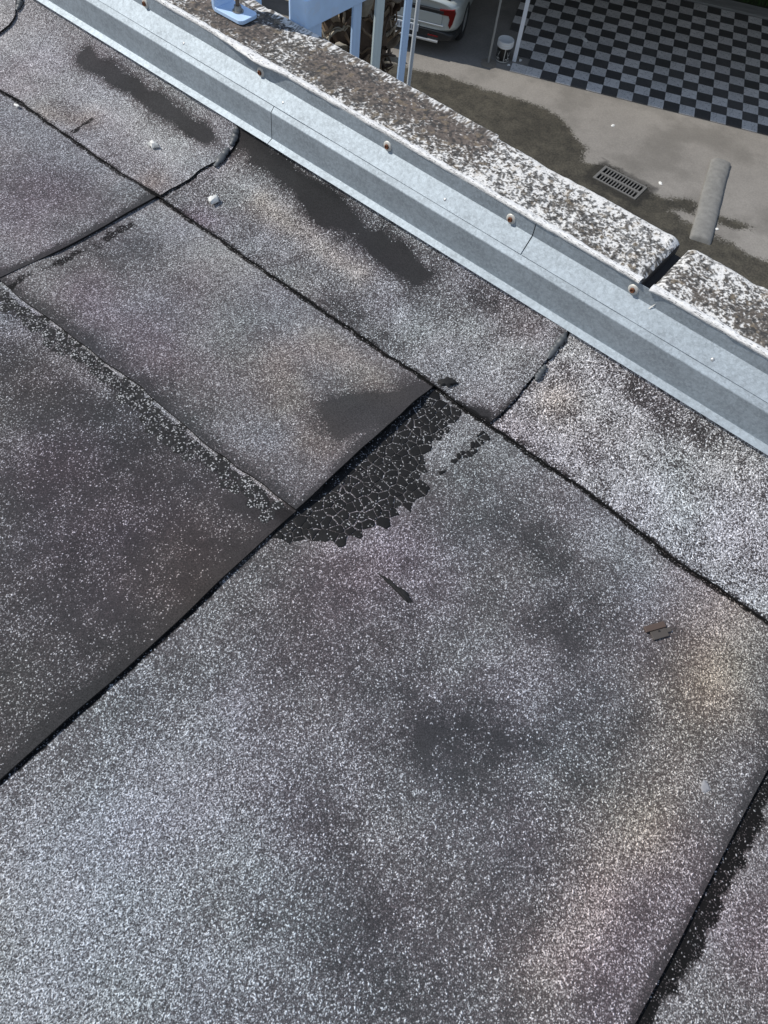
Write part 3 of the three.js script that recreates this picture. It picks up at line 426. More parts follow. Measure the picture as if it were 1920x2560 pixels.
{ const g = box(0.05, 0.19, 0.165, -0.286, 0.125, -1.437); top('joint_mortar', g, std(0.05, 0.047, 0.044, 0.95), 'dark mortar at the bottom of the gap between two coping stones', 'mortar'); }
// the building under the roof
{
  const t = thing('building', 'house under the flat roof with plain rendered walls', 'building', [0, 0, 0]);
  const render = std(0.42, 0.40, 0.36, 0.95);
  part('wall', box(9.6, -G - 0.012, 9.5, -0.9, (G - 0.012) / 2, 3.23), render, t);
  part('parapet', box(7.4, 0.172, 0.150, -0.5, 0.0735, -1.4415), render, t);
}

// ---------------------------------------------------------------- blue steelwork on and beside the parapet
const blueTex = paint(256, 256, (i, j) => { const n = fbm(i / 30, j / 30, 4, 640), f = fbm(i / 4, j / 4, 2, 641), ch = sstep(0.66, 0.7, fbm(i / 7, j / 7, 3, 642)); const c = [0.50, 0.68, 0.92].map(v => v * (0.86 + 0.2 * n + 0.1 * f)); return [lerp(c[0], 0.5, ch * 0.4), lerp(c[1], 0.6, ch * 0.4), lerp(c[2], 0.75, ch * 0.4)]; });
const blue = new THREE.MeshStandardMaterial({ map: blueTex, bumpMap: blueTex, bumpScale: 0.0006, roughness: 0.42 });
{
  const t = thing('post_bracket', 'pale blue steel angle bracket bolted to the coping, top left', 'bracket', [-1.575, 0.2605, -1.44], 0.03);
  const sh = new THREE.Shape(); sh.moveTo(-0.045, -0.031); sh.lineTo(0.03, -0.031); sh.quadraticCurveTo(0.045, -0.031, 0.045, -0.016); sh.lineTo(0.045, 0.016); sh.quadraticCurveTo(0.045, 0.031, 0.03, 0.031); sh.lineTo(-0.045, 0.031); sh.closePath();
  const g = new THREE.ExtrudeGeometry(sh, { depth: 0.007, bevelEnabled: true, bevelSize: 0.0015, bevelThickness: 0.0015, bevelSegments: 2 }); g.rotateX(-Math.PI / 2); part('base_plate', g, blue, t);
  const up = new THREE.Shape(); up.moveTo(0.012, 0); up.quadraticCurveTo(0, 0, 0, 0.014); up.lineTo(0, 0.55); up.lineTo(0.0075, 0.55); up.lineTo(0.0075, 0.015); up.quadraticCurveTo(0.0075, 0.0085, 0.014, 0.0085); up.closePath();
  const ug = new THREE.ExtrudeGeometry(up, { depth: 0.062, bevelEnabled: true, bevelSize: 0.001, bevelThickness: 0.001, bevelSegments: 1 }); ug.translate(-0.057, 0.0, -0.031); part('upright', ug, blue, t);
  const steel = std(0.27, 0.26, 0.24, 0.5, { metalness: 0.6 }), b = new THREE.Group(); b.name = 'bolt'; t.add(b); b.position.set(0.004, 0.0085, 0.0);
  const w = new THREE.CylinderGeometry(0.0145, 0.0145, 0.0025, 24); w.translate(0, 0.0012, 0); part('washer', w, steel, b);
  const nu = new THREE.CylinderGeometry(0.0095, 0.0112, 0.012, 6); nu.translate(0, 0.0085, 0); part('nut', nu, steel, b);
  const th = new THREE.LatheGeometry([[0.0056, 0], ...Array.from({ length: 12 }, (_, i) => [0.0055 - (i & 1) * 0.0008, 0.014 + i * 0.0012]), [0.0045, 0.0295], [0, 0.03]].map(p => new THREE.Vector2(...p)), 14); part('threaded_stud', th, std(0.16, 0.12, 0.09, 0.7, { metalness: 0.4 }), b);
}
{
  const X = -1.428, t = thing('blue_railing', 'pale blue railing of channel rail and flat bars outside the parapet', 'railing', [0, 0, 0]);
  const ring = (x0, x1, z0, z1, r) => { const s = new THREE.Shape(); s.moveTo(x0 + r, z0); s.lineTo(x1 - r, z0); s.quadraticCurveTo(x1, z0, x1, z0 + r); s.lineTo(x1, z1 - r); s.quadraticCurveTo(x1, z1, x1 - r, z1); s.lineTo(x0 + r, z1); s.quadraticCurveTo(x0, z1, x0, z1 - r); s.lineTo(x0, z0 + r); s.quadraticCurveTo(x0, z0, x0 + r, z0); return s; };
  const o = ring(-0.062, 0.004, 1.538, 2.12, 0.014); o.holes.push(ring(-0.058, 0.0, 1.542, 2.116, 0.011));
  const g = new THREE.ExtrudeGeometry(o, { depth: 0.066, bevelEnabled: true, bevelSize: 0.0008, bevelThickness: 0.0008, bevelSegments: 1, curveSegments: 6 }); g.rotateX(-Math.PI / 2); g.translate(X, 0.248, 0);
  part('channel_rail', g, blue, t);
  const fl = new THREE.ExtrudeGeometry(ring(-0.0585, 0.0005, 1.5415, 2.1165, 0.011), { depth: 0.004, bevelEnabled: false }); fl.rotateX(-Math.PI / 2); fl.translate(X, 0.249, 0); part('channel_floor', fl, blue, t);
  const grey = new THREE.MeshStandardMaterial({ map: blueTex, roughness: 0.5, color: lin(1.15, 0.98, 0.72) });
  part('post', box(0.008, 1.3, 0.066, X - 0.006, -0.402, -1.573, 0.001), blue, t);
  for (const [z, w, m, y] of [[-1.754, 0.036, blue, 0.247], [-1.855, 0.038, grey, 0.247], [-1.992, 0.032, blue, 0.247]]) part('flat_bar', box(0.007, 1.2, w, X - 0.006, y - 0.6, z, 0.001), m, t);
  const r = new THREE.CylinderGeometry(0.0065, 0.0065, 1.2, 14); r.translate(X - 0.006, -0.353, -2.042); part('round_bar', r, std(0.5, 0.53, 0.55, 0.5), t);
  part('bottom_rail', box(0.02, 0.03, 0.56, X - 0.016, -0.9, -1.81, 0.002), blue, t);
  const b2 = thing('blue_upright', 'narrow blue upright bar outside the coping behind the bolted bracket', 'railing', [-1.648, -0.35, -1.575]);
  part('bar', box(0.02, 1.7, 0.032, 0, 0.1, 0, 0.001), blue, b2); part('wall_tie', box(0.02, 0.04, 0.05, 0, -0.5, 0.03, 0.001), blue, b2);
}

// ---------------------------------------------------------------- courtyard
const PX0 = -17, PZ0 = -23, PW = 20, PD = 21.4;
const WET = [[-13, -10.2], [-10.57, -10.7], [-9.55, -11.37], [-8.92, -11.8], [-8.14, -12.1], [-7.69, -12.32], [-7.1, -12.45], [-6.76, -12.57], [-6.29, -12.74], [-5.82, -12.84], [-5.43, -12.75], [-5.05, -12.52], [-4.73, -12.39], [-4.57, -11.98], [-4.39, -12.06], [-4.2, -12.21], [-3.33, -12.21], [-3.2, -12.14], [-2.98, -12.22], [-2.71, -12.46], [-2.49, -12.48], [-2.42, -12.15], [-2.77, -11.98], [-2.53, -11.88], [-2.33, -11.94], [-1.79, -11.92], [-1.36, -11.95], [-0.94, -12.0], [1, -11.9], [3, -12], [3, -1], [-13, -1]];
const STREAK = [[-2.2, -12.4], [-2.08, -12.47], [-1.81, -12.58], [-1.51, -12.6], [-1.65, -12.36], [-1.97, -12.27], [-2.2, -12.3]];
const wetGrid = (() => { const n = 700, a = new Uint8Array(n * n); for (let j = 0; j < n; j++) for (let i = 0; i < n; i++) { const x = PX0 + i / n * PW, z = PZ0 + j / n * PD; a[j * n + i] = (z > -13.2 && (inPoly(WET, x, z) || inPoly(STREAK, x, z))) ? 1 : 0; } return (x, z) => { const i = clamp(Math.round((x - PX0) / PW * n), 0, n - 1), j = clamp(Math.round((z - PZ0) / PD * n), 0, n - 1); return a[j * n + i]; }; })();
const paveTex = paint(1900, 2033, (i, j) => {
  const x = PX0 + i / 1900 * PW, z = PZ0 + j / 2033 * PD;
  const big = fbm(x * 0.9 + 40, z * 0.9 + 40, 4, 700), mid = fbm(x * 5 + 40, z * 5, 3, 701), g = hash(i, j, 702), g2 = hash(i >> 1, j >> 1, 703);
  let v = 0.215 * (0.78 + 0.30 * big + 0.16 * mid + 0.13 * (g - 0.5) + 0.16 * (g2 - 0.5));
  let c = [v * 1.06, v * 0.985, v * 0.88];
  const wx = x + 0.16 * (mid - 0.5) + 0.10 * (g2 - 0.5), wz = z + 0.16 * (fbm(x * 5, z * 5 + 60, 3, 704) - 0.5) + 0.10 * (hash(i >> 1, j >> 1, 705) - 0.5);
  let wet = 0; for (const [a, b] of [[0, 0], [0.03, 0.02], [-0.03, 0.02], [0.0, -0.035]]) wet += 0.25 * wetGrid(wx + a, wz + b);
  const dirt = sstep(0.45, 0.8, fbm(x * 1.6, z * 1.6 + 9, 5, 706) + 0.3 * sstep(-9.5, -11, x));
  c = [lerp(c[0], 0.085, dirt * 0.4), lerp(c[1], 0.078, dirt * 0.4), lerp(c[2], 0.066, dirt * 0.4)];
  const wc = 0.11 + 0.22 * fbm(x * 7, z * 7, 4, 707) + 0.12 * (g2 - 0.5);
  c = [lerp(c[0], c[0] * wc, wet), lerp(c[1], c[1] * wc * 0.96, wet), lerp(c[2], c[2] * wc * 0.78, wet)];
  const gd = Math.max(Math.abs(x + 3.745) - 0.45, Math.abs(z + 11.955) - 0.26), ring = gd > -0.05 && gd < 0.25 ? (1 - sstep(0.05, 0.16, gd + 0.14 * (fbm(x * 14, z * 14, 3, 708) - 0.5))) : 0;
  return c.map(q => lerp(q, q * 0.42, ring));
});
const pave = new THREE.MeshStandardMaterial({ map: paveTex, bumpMap: paveTex, bumpScale: 0.006, roughness: 0.88 });
const GR = { x: -3.745, z: -11.955, w: 0.84, d: 0.46, turn: 0.03 };
{
  const rect = (x0, z0, x1, z1) => [[x0, -z0], [x1, -z0], [x1, -z1], [x0, -z1]].map(p => new THREE.Vector2(...p));
  const s = new THREE.Shape(rect(PX0, PZ0, PX0 + PW, PZ0 + PD));
  s.holes.push(new THREE.Path([[-1, -1], [1, -1], [1, 1], [-1, 1]].map(([a, b]) => { const x = a * (GR.w / 2 - 0.02), z = b * (GR.d / 2 - 0.02), c = Math.cos(GR.turn), n = Math.sin(GR.turn); return new THREE.Vector2(GR.x + x * c + z * n, -(GR.z - x * n + z * c)); })));
  const g = new THREE.ShapeGeometry(s), p = g.attributes.position, u = g.attributes.uv;
  for (let i = 0; i < p.count; i++) u.setXY(i, (p.getX(i) - PX0) / PW, (-p.getY(i) - PZ0) / PD);
  g.rotateX(-Math.PI / 2); g.translate(0, G, 0); structure('pavement', g, pave);
  const o = new THREE.Shape(rect(-150, -150, 150, 150)); o.holes.push(new THREE.Path(rect(PX0, PZ0, PX0 + PW, PZ0 + PD)));
  const h = new THREE.ShapeGeometry(o); h.rotateX(-Math.PI / 2); h.translate(0, G, 0);
  const far = paint(256, 256, (i, j) => { const v = 0.11 * (0.7 + 0.6 * fbm(i / 40, j / 40, 5, 720) + 0.2 * (hash(i, j, 721) - 0.5)); return [v, v * 0.98, v * 0.93]; }); far.repeat.set(0.2, 0.2);
  structure('ground', h, new THREE.MeshStandardMaterial({ map: far, roughness: 0.95 }));
}
{ // storm drain
  const t = thing('drain_grate', 'rectangular steel drain grate with two rows of slots in the wet pavement', 'drain', [GR.x, G, GR.z], GR.turn);
  const iron = std(0.17, 0.165, 0.155, 0.7, { metalness: 0.3 }), pit = std(0.02, 0.019, 0.018, 0.95), { w, d } = GR;
  part('frame', mergeGeometries([box(w, 0.03, 0.035, 0, -0.003, -d / 2 + 0.0175), box(w, 0.03, 0.035, 0, -0.003, d / 2 - 0.0175), box(0.045, 0.0295, d - 0.07, -w / 2 + 0.0225, -0.003, 0), box(0.045, 0.0295, d - 0.07, w / 2 - 0.0225, -0.003, 0)]), iron, t);
  part('centre_rib', box(w - 0.09, 0.028, 0.05, 0, -0.004, 0), iron, t);
  const n = 13, pitch = (w - 0.09) / n, bg = box(0.022, 0.024, d / 2 - 0.06, 0, -0.005, 0, 0.003);
  for (const s of [-1, 1]) for (let i = 1; i < n; i++) { const m = part('bar', bg, iron, t); m.position.set(-w / 2 + 0.045 + i * pitch, 0, s * (d / 4 - 0.005)); }
  part('pit', mergeGeometries([box(w, 0.02, d, 0, -0.62, 0), box(0.02, 0.58, d, -w / 2 - 0.0, -0.31, 0), box(0.02, 0.58, d, w / 2, -0.31, 0), box(w - 0.02, 0.58, 0.02, 0, -0.31, -d / 2), box(w - 0.02, 0.58, 0.02, 0, -0.31, d / 2)]), pit, t);
}
{ // rounded concrete ridge
  const L = 2.42, W = 0.36, H = 0.085, t = thing('wheel_ridge', 'long rounded concrete ridge lying across the pavement right of the drain', 'speed bump', [-2.37, G, -12.74], Math.atan2(0.74, 2.26) - 0.0);
  const tex = paint(128, 512, (i, j) => { const v = 0.20 * (0.75 + 0.4 * fbm(i / 14, j / 14, 4, 730) + 0.14 * (hash(i, j, 731) - 0.5)); return [v * 1.02, v, v * 0.93]; });
  const hump = grid(18, 110, (u, v) => { const a = Math.PI * u, z = (v - 0.5) * L, seam = 1 - 0.10 * Math.exp(-(((((((z / 0.2) % 1) + 1.5) % 1) - 0.5) / 0.10) ** 2)), e = Math.pow(clamp(Math.min(v, 1 - v) / 0.018), 0.5), n = 1 + 0.12 * (fbm(u * 5, z * 6, 3, 732) - 0.5); return [-Math.cos(a) * W / 2 * n * (0.9 + 0.1 * e), Math.pow(Math.sin(a), 0.8) * H * seam * n * e - 0.004, z]; }, (u, v) => [u, v]);
  part('ridge', hump, new THREE.MeshStandardMaterial({ map: tex, bumpMap: tex, bumpScale: 0.008, roughness: 0.95 }), t);
}
// checkered tile floor: i to the right, j away
const CI = new THREE.Vector3(0.91659, 0, -0.39982), CJ = new THREE.Vector3(-0.39982, 0, -0.91659), CT = Math.atan2(0.39982, 0.91659);
const CO = new THREE.Vector3(-6.509, G, -13.590), TS = 0.3;
const cell = (i, j, y = 0) => CO.clone().addScaledVector(CI, i * TS).addScaledVector(CJ, j * TS).add(new THREE.Vector3(0, y, 0));
{
  const floor = thing('tile_floor', 'checkered floor of dark and light grey plastic tiles under the carport', 'tile floor');
  const tg = box(TS - 0.004, 0.016, TS - 0.004, 0, 0.008, 0, 0.0035);
  const mk = (v, s) => { const t = paint(96, 96, (i, j) => { const n = v * (0.8 + 0.32 * fbm(i / 16, j / 16, 4, s) + 0.14 * (hash(i, j, s) - 0.5)) * (1 - 0.5 * sstep(0.69, 0.74, fbm(i / 7, j / 7, 3, s + 3))) ; return [n * 1.03, n, n * 0.96]; }); return new THREE.MeshStandardMaterial({ map: t, roughness: 0.55 }); };
  const dark = [0.07, 0.085, 0.10].map((v, k) => mk(v, 740 + k)), pale = [0.64, 0.69, 0.74].map((v, k) => mk(v, 750 + k));
  for (let j = 0; j < 15; j++) for (let i = -3; i < 16; i++) {
    if ((j === 1 && i === -2) || (i === -3 && j < 5)) continue;
    const d = (i + j) % 2 === 0 && !(j === 0 && i === -2), m = part('tile', tg, (d ? dark : pale)[Math.floor(hash(i, j, 760) * 3)], floor), c = cell(i + 0.5, j + 0.5);
    m.position.set(c.x, G + 0.0005 + 0.0015 * hash(i, j, 761), c.z); m.rotation.y = CT + (hash(i, j, 762) - 0.5) * 0.008 + (hash(i, j, 763) > 0.5 ? Math.PI : 0);
  }
  // concrete edging and grass behind the tiles
  const kerb = box(9, 0.05, 0.42, 0, 0.02, 0, 0.01), kt = new THREE.MeshStandardMaterial({ map: paint(256, 64, (i, j) => { const v = 0.3 * (0.7 + 0.5 * fbm(i / 10, j / 10, 4, 770)); return [v, v, v * 0.95]; }), roughness: 0.95 });
  const ke = new THREE.Mesh(kerb, kt); ke.name = 'kerb'; ke.userData.kind = 'structure'; const kp = cell(8, 15.85); ke.position.set(kp.x, G, kp.z); ke.rotation.y = CT; ke.castShadow = ke.receiveShadow = true; scene.add(ke);
  const soil = new THREE.Mesh(box(9, 0.03, 2.4, 0, 0.015, 0), std(0.03, 0.045, 0.015, 0.95)); soil.name = 'lawn_soil'; soil.userData.kind = 'structure'; const sp = cell(8, 20.7); soil.position.set(sp.x, G, sp.z); soil.rotation.y = CT; soil.receiveShadow = true; scene.add(soil);
  const blade = new THREE.BufferGeometry(); blade.setAttribute('position', new THREE.Float32BufferAttribute([-0.006, 0, 0, 0.006, 0, 0, -0.003, 0.05, 0.01, 0.004, 0.05, 0.01, 0.002, 0.09, 0.035], 3)); blade.setIndex([0, 1, 2, 1, 3, 2, 2, 3, 4]); blade.computeVertexNormals();
  const grass = new THREE.InstancedMesh(blade, std(0.05, 0.12, 0.025, 0.8, { side: THREE.DoubleSide }), 9000), M = new THREE.Matrix4(), Q = new THREE.Quaternion(), E = new THREE.Euler();
  for (let k = 0; k < 9000; k++) { const p = cell(8 + rr(-14.5, 14.5), rr(16.8, 24), 0.025); E.set(rr(-0.5, 0.5), rr(0, 6.3), rr(-0.5, 0.5)); const s = rr(0.6, 1.4); M.compose(p, Q.setFromEuler(E), new THREE.Vector3(s, s, s)); grass.setMatrixAt(k, M); }
  grass.name = 'grass'; grass.userData = { kind: 'stuff', label: 'dark green grass behind the tile floor', category: 'grass' }; grass.castShadow = grass.receiveShadow = true; scene.add(grass);
}
for (const [x, z, s, where] of [[-4.71, -13.34, 0.03, 'on the dry pavement in front of the tiles'], [-7.12, -13.81, 0.035, 'beside the foot of the white post'], [-7.19, -13.51, 0.03, 'on the pavement left of the front tile corner'], [-6.67, -15.49, 0.06, 'on the dark tiles behind the white post'], [-3.23, -12.48, 0.035, 'on the pavement behind the drain grate'], [-1.94, -12.11, 0.03, 'at the right foot of the concrete ridge']]) {
  const g = lump(s, 1.3, 0.25, 0.8, 0.7, x * 10, 2); g.rotateY(x * 9); g.translate(x, G + (z < -13.7 ? 0.02 : 0.004), z); top('paper_scrap', g, white, `small white paper scrap ${where}`, 'paper scrap', 'white scraps in the courtyard');
}
// poles, carport roof, bucket
const canopy = thing('carport', 'carport with a white square post at the corner of the checkered floor', 'carport', [0, 0, 0]);
{
  const post = std(0.76, 0.79, 0.82, 0.45), place = (o, p, turn = CT) => { o.position.set(p.x, p.y, p.z); o.rotation.y = turn; return o; };
  place(part('post', box(0.075, 2.66, 0.075, 0, 1.33, 0, 0.006), post, canopy), new THREE.Vector3(-7.205, G, -13.725));
  for (const i of [-30, 0, 25]) place(part('post', box(0.075, 2.66, 0.075, 0, 1.33, 0, 0.006), post, canopy), cell(i, 20.2));
  place(part('post', box(0.075, 2.66, 0.075, 0, 1.33, 0, 0.006), post, canopy), cell(-36, 1.35));
  place(part('beam', box(20, 0.14, 0.07, 0, 0.07, 0), post, canopy), cell(-7, 1.3, 2.66));
  place(part('beam', box(20, 0.14, 0.07, 0, 0.07, 0), post, canopy), cell(-7, 20.2, 2.66));
  const sheetM = std(0.34, 0.36, 0.37, 0.6), rib = grid(240, 1, (u, v) => [(u - 0.5) * 20, 0.02 * Math.abs(((u * 120) % 1) - 0.5) * 2, (v - 0.5) * 7.5]);
  place(part('roof_sheet', rib, new THREE.MeshStandardMaterial({ color: lin(0.6, 0.61, 0.6), roughness: 0.6, side: THREE.DoubleSide }), canopy), cell(-7, 12.45, 2.82));
  const w = thing('garden_wall', 'rendered boundary wall behind the lawn', 'wall', [0, 0, 0]); const wp = cell(-4, 26.6); const wm = part('wall', box(24, 3.6, 0.2, 0, 1.8, 0), std(0.25, 0.24, 0.2, 0.95), w); wm.position.copy(wp); wm.rotation.y = CT;
  const cap = part('wall_cap', box(24, 0.06, 0.3, 0, 3.63, 0, 0.01), std(0.3, 0.29, 0.26, 0.95), w); cap.position.copy(wp); cap.rotation.y = CT;
  const pole = thing('steel_pole', 'thin grey steel pole standing in a dirt heap beside the bucket', 'pole', [-7.505, G, -13.262]);
  const pg = new THREE.CylinderGeometry(0.021, 0.021, 1.5, 16); pg.translate(0, 0.75, 0); part('tube', pg, std(0.33, 0.34, 0.33, 0.5, { metalness: 0.4 }), pole);
  const heap = lump(0.16, 1.1, 0.16, 1.0, 0.5, 9, 3); part('footing', heap, std(0.2, 0.175, 0.14, 0.95), pole);
}
{
  const b = thing('bucket', 'white rimmed plastic bucket with a black printed side between two poles', 'bucket', [-7.385, G, -13.56], 0.4);
  const lathe = (pts, seg = 40) => new THREE.LatheGeometry(pts.map(p => new THREE.Vector2(...p)), seg), wp = std(0.74, 0.74, 0.72, 0.45, { side: THREE.DoubleSide });
  const cv = document.createElement('canvas'); cv.width = 512; cv.height = 256; const c = cv.getContext('2d');
  c.fillStyle = '#141414'; c.fillRect(0, 0, 512, 256); c.fillStyle = '#b9b9b4'; c.fillRect(28, 0, 26, 256); c.fillRect(300, 0, 18, 256); c.fillRect(0, 238, 512, 18);
  c.strokeStyle = '#cfcfca'; c.lineWidth = 9; c.lineCap = 'round';
  for (const o of [0, 256]) { c.beginPath(); c.moveTo(o + 118, 60); c.quadraticCurveTo(o + 128, 120, o + 150, 128); c.quadraticCurveTo(o + 172, 118, o + 182, 55); c.moveTo(o + 150, 128); c.lineTo(o + 146, 200); c.stroke(); c.lineWidth = 13; c.beginPath(); c.arc(o + 168, 206, 24, 2.6, 6.6); c.stroke(); c.beginPath(); c.arc(o + 108, 214, 20, 3.4, 6.1); c.stroke(); c.lineWidth = 9; }
  const tx = new THREE.CanvasTexture(cv); tx.colorSpace = THREE.SRGBColorSpace; tx.wrapS = THREE.RepeatWrapping;
  part('body', lathe([[0, 0.006], [0.125, 0.006], [0.129, 0.03], [0.1485, 0.38], [0.1455, 0.38], [0.123, 0.012], [0, 0.012]]), wp, b);
  const lab = grid(48, 6, (u, v) => { const a = u * Math.PI * 2, y = lerp(0.02, 0.265, v), r = 0.1295 + (y - 0.03) / 0.35 * 0.0195 + 0.0012; return [Math.cos(a) * r, y, -Math.sin(a) * r]; }, (u, v) => [u * 2, v]); part('printed_label', lab, new THREE.MeshStandardMaterial({ map: tx, roughness: 0.4 }), b);
  for (const y of [0.29, 0.325, 0.362]) part('rim_band', lathe([[0.1435 + y * 0.01, y - 0.008], [0.157, y - 0.006], [0.157, y + 0.006], [0.1435 + y * 0.01, y + 0.008]]), wp, b);
  part('lip', new THREE.TorusGeometry(0.149, 0.0055, 10, 44).rotateX(Math.PI / 2).translate(0, 0.381, 0), wp, b);
}
{ // parked car, seen from behind: x to its right side, z towards the viewer
  const car = thing('parked_car', 'silver white car parked tail first behind the blue bars', 'car', [-8.32, G, -12.59], CT), cx = -0.59;
  const paintM = new THREE.MeshPhysicalMaterial({ color: lin(0.50, 0.54, 0.52), roughness: 0.35, metalness: 0.25, clearcoat: 0.8, clearcoatRoughness: 0.12 }), black = std(0.018, 0.019, 0.02, 0.45), glass = std(0.012, 0.014, 0.016, 0.08), red = std(0.14, 0.005, 0.005, 0.25), chrome = std(0.62, 0.64, 0.64, 0.28, { metalness: 0.6 });
  // rings of the body: [distance from the tail, half width, floor, top]
  const loft = (st, pow) => { const N = 40; const g = grid(N, st.length - 1, (u, v) => { const [d, w, lo, hi] = st[Math.round(v * (st.length - 1))], a = u * Math.PI * 2, c = Math.cos(a), s = Math.sin(a), r = 2 / pow; return [cx + Math.sign(c) * Math.abs(c) ** r * w, (lo + hi) / 2 + Math.sign(s) * Math.abs(s) ** r * (hi - lo) / 2, -d]; }); return g; };
  part('body', loft([[0.10, 0.0, 0.7, 0.72], [0.095, 0.60, 0.50, 0.92], [0.07, 0.74, 0.47, 0.93], [0.075, 0.80, 0.45, 0.95], [0.11, 0.86, 0.43, 0.98], [0.18, 0.905, 0.40, 1.0], [0.30, 0.93, 0.36, 1.01], [0.6, 0.94, 0.3, 1.02], [1.6, 0.94, 0.25, 1.0], [3.0, 0.94, 0.25, 0.99], [3.7, 0.93, 0.27, 0.95], [4.2, 0.88, 0.32, 0.86], [4.45, 0.74, 0.38, 0.74], [4.52, 0.4, 0.45, 0.66], [4.52, 0, 0.5, 0.55]], 5), paintM, car);
  part('windows', loft([[0.13, 0.0, 0.9, 1.0], [0.14, 0.72, 0.86, 1.02], [0.28, 0.75, 0.86, 1.26], [0.45, 0.75, 0.86, 1.5], [0.8, 0.73, 0.86, 1.6], [1.6, 0.73, 0.86, 1.64], [2.4, 0.73, 0.86, 1.6], [3.0, 0.74, 0.86, 1.25], [3.35, 0.74, 0.86, 0.98], [3.4, 0, 0.9, 0.95]], 3.6), glass, car);
  part('roof', loft([[0.42, 0.0, 1.5, 1.52], [0.43, 0.55, 1.47, 1.54], [0.8, 0.62, 1.56, 1.64], [1.6, 0.62, 1.6, 1.675], [2.3, 0.6, 1.56, 1.64], [2.6, 0.3, 1.5, 1.52], [2.6, 0, 1.5, 1.51]], 3), paintM, car);
  part('spoiler', box(1.15, 0.03, 0.22, cx, 1.55, -0.36, 0.012), paintM, car);
  const bp = part('bumper', loft([[0.05, 0.0, 0.36, 0.4], [0.03, 0.74, 0.31, 0.455], [0.06, 0.84, 0.30, 0.47], [0.16, 0.90, 0.28, 0.47], [0.40, 0.935, 0.26, 0.47], [0.75, 0.93, 0.24, 0.4], [0.76, 0, 0.25, 0.3]], 5), black, car);
  part('skid_strip', box(1.22, 0.035, 0.09, cx, 0.292, -0.035, 0.008), chrome, bp);
  for (const s of [-1, 1]) part('reflector', box(0.2, 0.026, 0.02, cx + s * 0.5, 0.372, -0.035, 0.006), red, bp);
  part('bumper_ledge', box(1.34, 0.03, 0.09, cx, 0.555, -0.09, 0.013), chrome, car);
  const gate = part('tailgate', box(1.24, 0.18, 0.05, cx, 0.66, -0.085, 0.015), paintM, car);
  part('light_bar', box(1.30, 0.062, 0.06, cx, 0.785, -0.082, 0.012), black, gate);
  const pl = part('number_plate', box(0.46, 0.125, 0.02, cx - 0.02, 0.45, -0.022, 0.004), std(0.62, 0.66, 0.7, 0.45), car);
  for (let k = 0; k < 7; k++) part('plate_mark', box(0.03, 0.07, 0.003, cx - 0.19 + k * 0.056 + (k > 2 ? 0.02 : 0), 0.452, -0.0115), std(0.2, 0.22, 0.26, 0.6), pl);
  for (const s of [-1, 1]) {
    const sh = new THREE.Shape([[-0.02, 0.755], [-0.02, 0.825], [0.245, 0.865], [0.268, 0.80], [0.238, 0.63], [0.205, 0.55], [0.17, 0.60], [0.182, 0.70], [0.155, 0.755]].map(([x, y]) => new THREE.Vector2(s > 0 ? x - cx : -(x - cx), y)));
    const g = new THREE.ExtrudeGeometry(sh, { depth: 0.14, bevelEnabled: true, bevelSize: 0.006, bevelThickness: 0.006, bevelSegments: 2 }); g.translate(cx, 0, -0.20); part('tail_lamp', g, red, car);
  }
  const tyre = new THREE.TorusGeometry(0.265, 0.095, 14, 32).rotateY(Math.PI / 2).scale(1.1, 1, 1), rim = new THREE.CylinderGeometry(0.2, 0.2, 0.16, 20).rotateZ(Math.PI / 2);
  for (const s of [-1, 1]) for (const d of [0.9, 3.65]) { const w = new THREE.Group(); w.name = 'wheel'; w.position.set(cx + s * 0.85, 0.36, -d); car.add(w); part('tyre', tyre, black, w); part('rim', rim, chrome, w); }
  for (const s of [-1, 1]) part('mirror', box(0.2, 0.14, 0.09, cx + s * 1.02, 1.02, -3.0, 0.03), paintM, car);
}
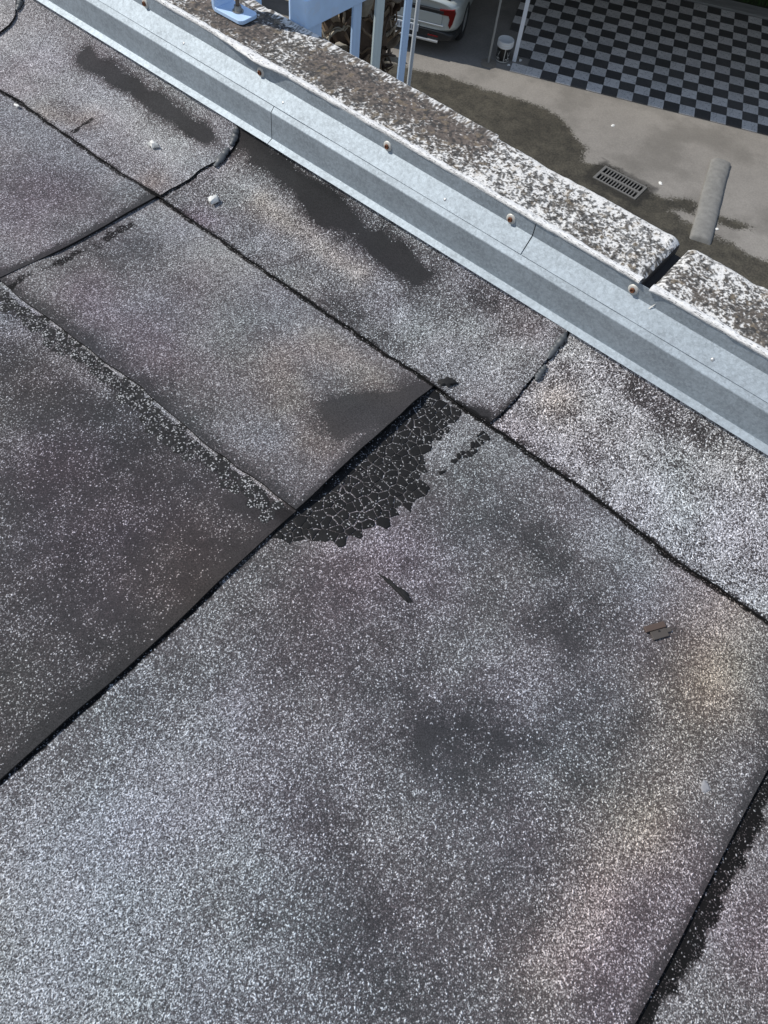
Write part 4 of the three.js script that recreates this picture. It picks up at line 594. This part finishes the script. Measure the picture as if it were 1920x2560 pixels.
{ // old palm trunk with cut leaf bases
  const palm = thing('palm_trunk', 'shaggy brown palm trunk with cut leaf bases behind the blue railing', 'palm', [-4.87, G, -5.9]);
  const bark = [[0.19, 0.135, 0.085], [0.27, 0.22, 0.16], [0.10, 0.07, 0.048], [0.34, 0.31, 0.25]].map((c, k) => { const t = paint(64, 128, (i, j) => { const n = 0.55 + 0.5 * fbm(i / 2.2, j / 26, 3, 800 + k) + 0.3 * fbm(i / 12, j / 12, 3, 810 + k); return c.map(v => v * n); }); return new THREE.MeshStandardMaterial({ map: t, bumpMap: t, bumpScale: 0.012, roughness: 0.95 }); });
  const Hh = 5.15;
  part('trunk', grid(40, 90, (u, v) => { const a = u * Math.PI * 2, y = v * Hh, r = (0.31 + 0.10 * Math.exp(-y * 2) + 0.03 * v) * (1 + 0.22 * (fbm(Math.cos(a) * 3 + 5, y * 5 + Math.sin(a) * 3, 4, 820) - 0.5)); return [Math.cos(a) * r, y, -Math.sin(a) * r]; }, (u, v) => [u * 6, v * 12]), bark[2], palm);
  const boots = [0, 1, 2, 3, 4].map(k => grid(9, 10, (u, v) => {          // a leaf base: broad clasping foot, narrower torn end, curling out
    const w = lerp(0.105, 0.03, Math.pow(v, 0.8)) * (0.6 + 0.4 * hash(k, 1, 830)), th = lerp(0.022, 0.010, v), a = u * Math.PI * 2, len = 0.16 + 0.035 * k;
    const n = 1 + 0.7 * (fbm(Math.cos(a) * 3 + k * 7, v * 4 + Math.sin(a) * 3, 3, 831 + k) - 0.5), e = v > 0.99 ? 0.05 : 1;
    return [Math.cos(a) * w * n * e + 0.05 * Math.sin(v * 3 + k * 1.7) * v, v * len, 0.015 + Math.sin(a) * th * n * e - Math.cos(a) ** 2 * 0.035 * (1 - v) + (0.05 + 0.03 * k) * v * v + 0.02 * Math.sin(v * 6 + k * 2)];
  }, (u, v) => [u, v * 1.4]));
  for (let k = 0; k < 280; k++) {
    const y = 1.6 + k / 280 * (Hh - 1.65), a = k * 2.39996 + rr(-0.3, 0.3), m = part('leaf_base', boots[k % 5], bark[[0, 1, 0, 3, 2, 2][Math.floor(rnd() * 6)]], palm), up = sstep(3.2, 5.0, y);
    m.position.set(Math.sin(a) * 0.315, y - 0.08, Math.cos(a) * 0.315); m.rotation.order = 'YXZ'; m.rotation.set(rr(-0.1, 0.35) + 0.4 * up * rnd(), a, rr(-1.3, 1.3)); const s = rr(0.7, 1.2) * (0.9 + 0.3 * up); m.scale.set(s, s * rr(0.8, 1.3), s * (0.8 + 0.9 * up * rnd()));
  }
  for (let k = 0; k < 150; k++) {                     // loose ropes of fibre hanging between them
    const a0 = rr(0, 6.3), y0 = rr(2.6, Hh - 0.05), sw = rr(-1.0, 1.0), pts = []; for (let i = 0; i < 6; i++) { const a = a0 + sw * i / 5 + rr(-0.05, 0.05), r = 0.355 + 0.045 * Math.sin(i * 0.9 + k) + rr(0, 0.03); pts.push(new THREE.Vector3(Math.sin(a) * r, y0 - i * rr(0.01, 0.06), Math.cos(a) * r)); }
    part('fibre', new THREE.TubeGeometry(new THREE.CatmullRomCurve3(pts), 14, rr(0.006, 0.015), 5), bark[k % 4], palm);
  }
}
renderer.render(scene, camera);
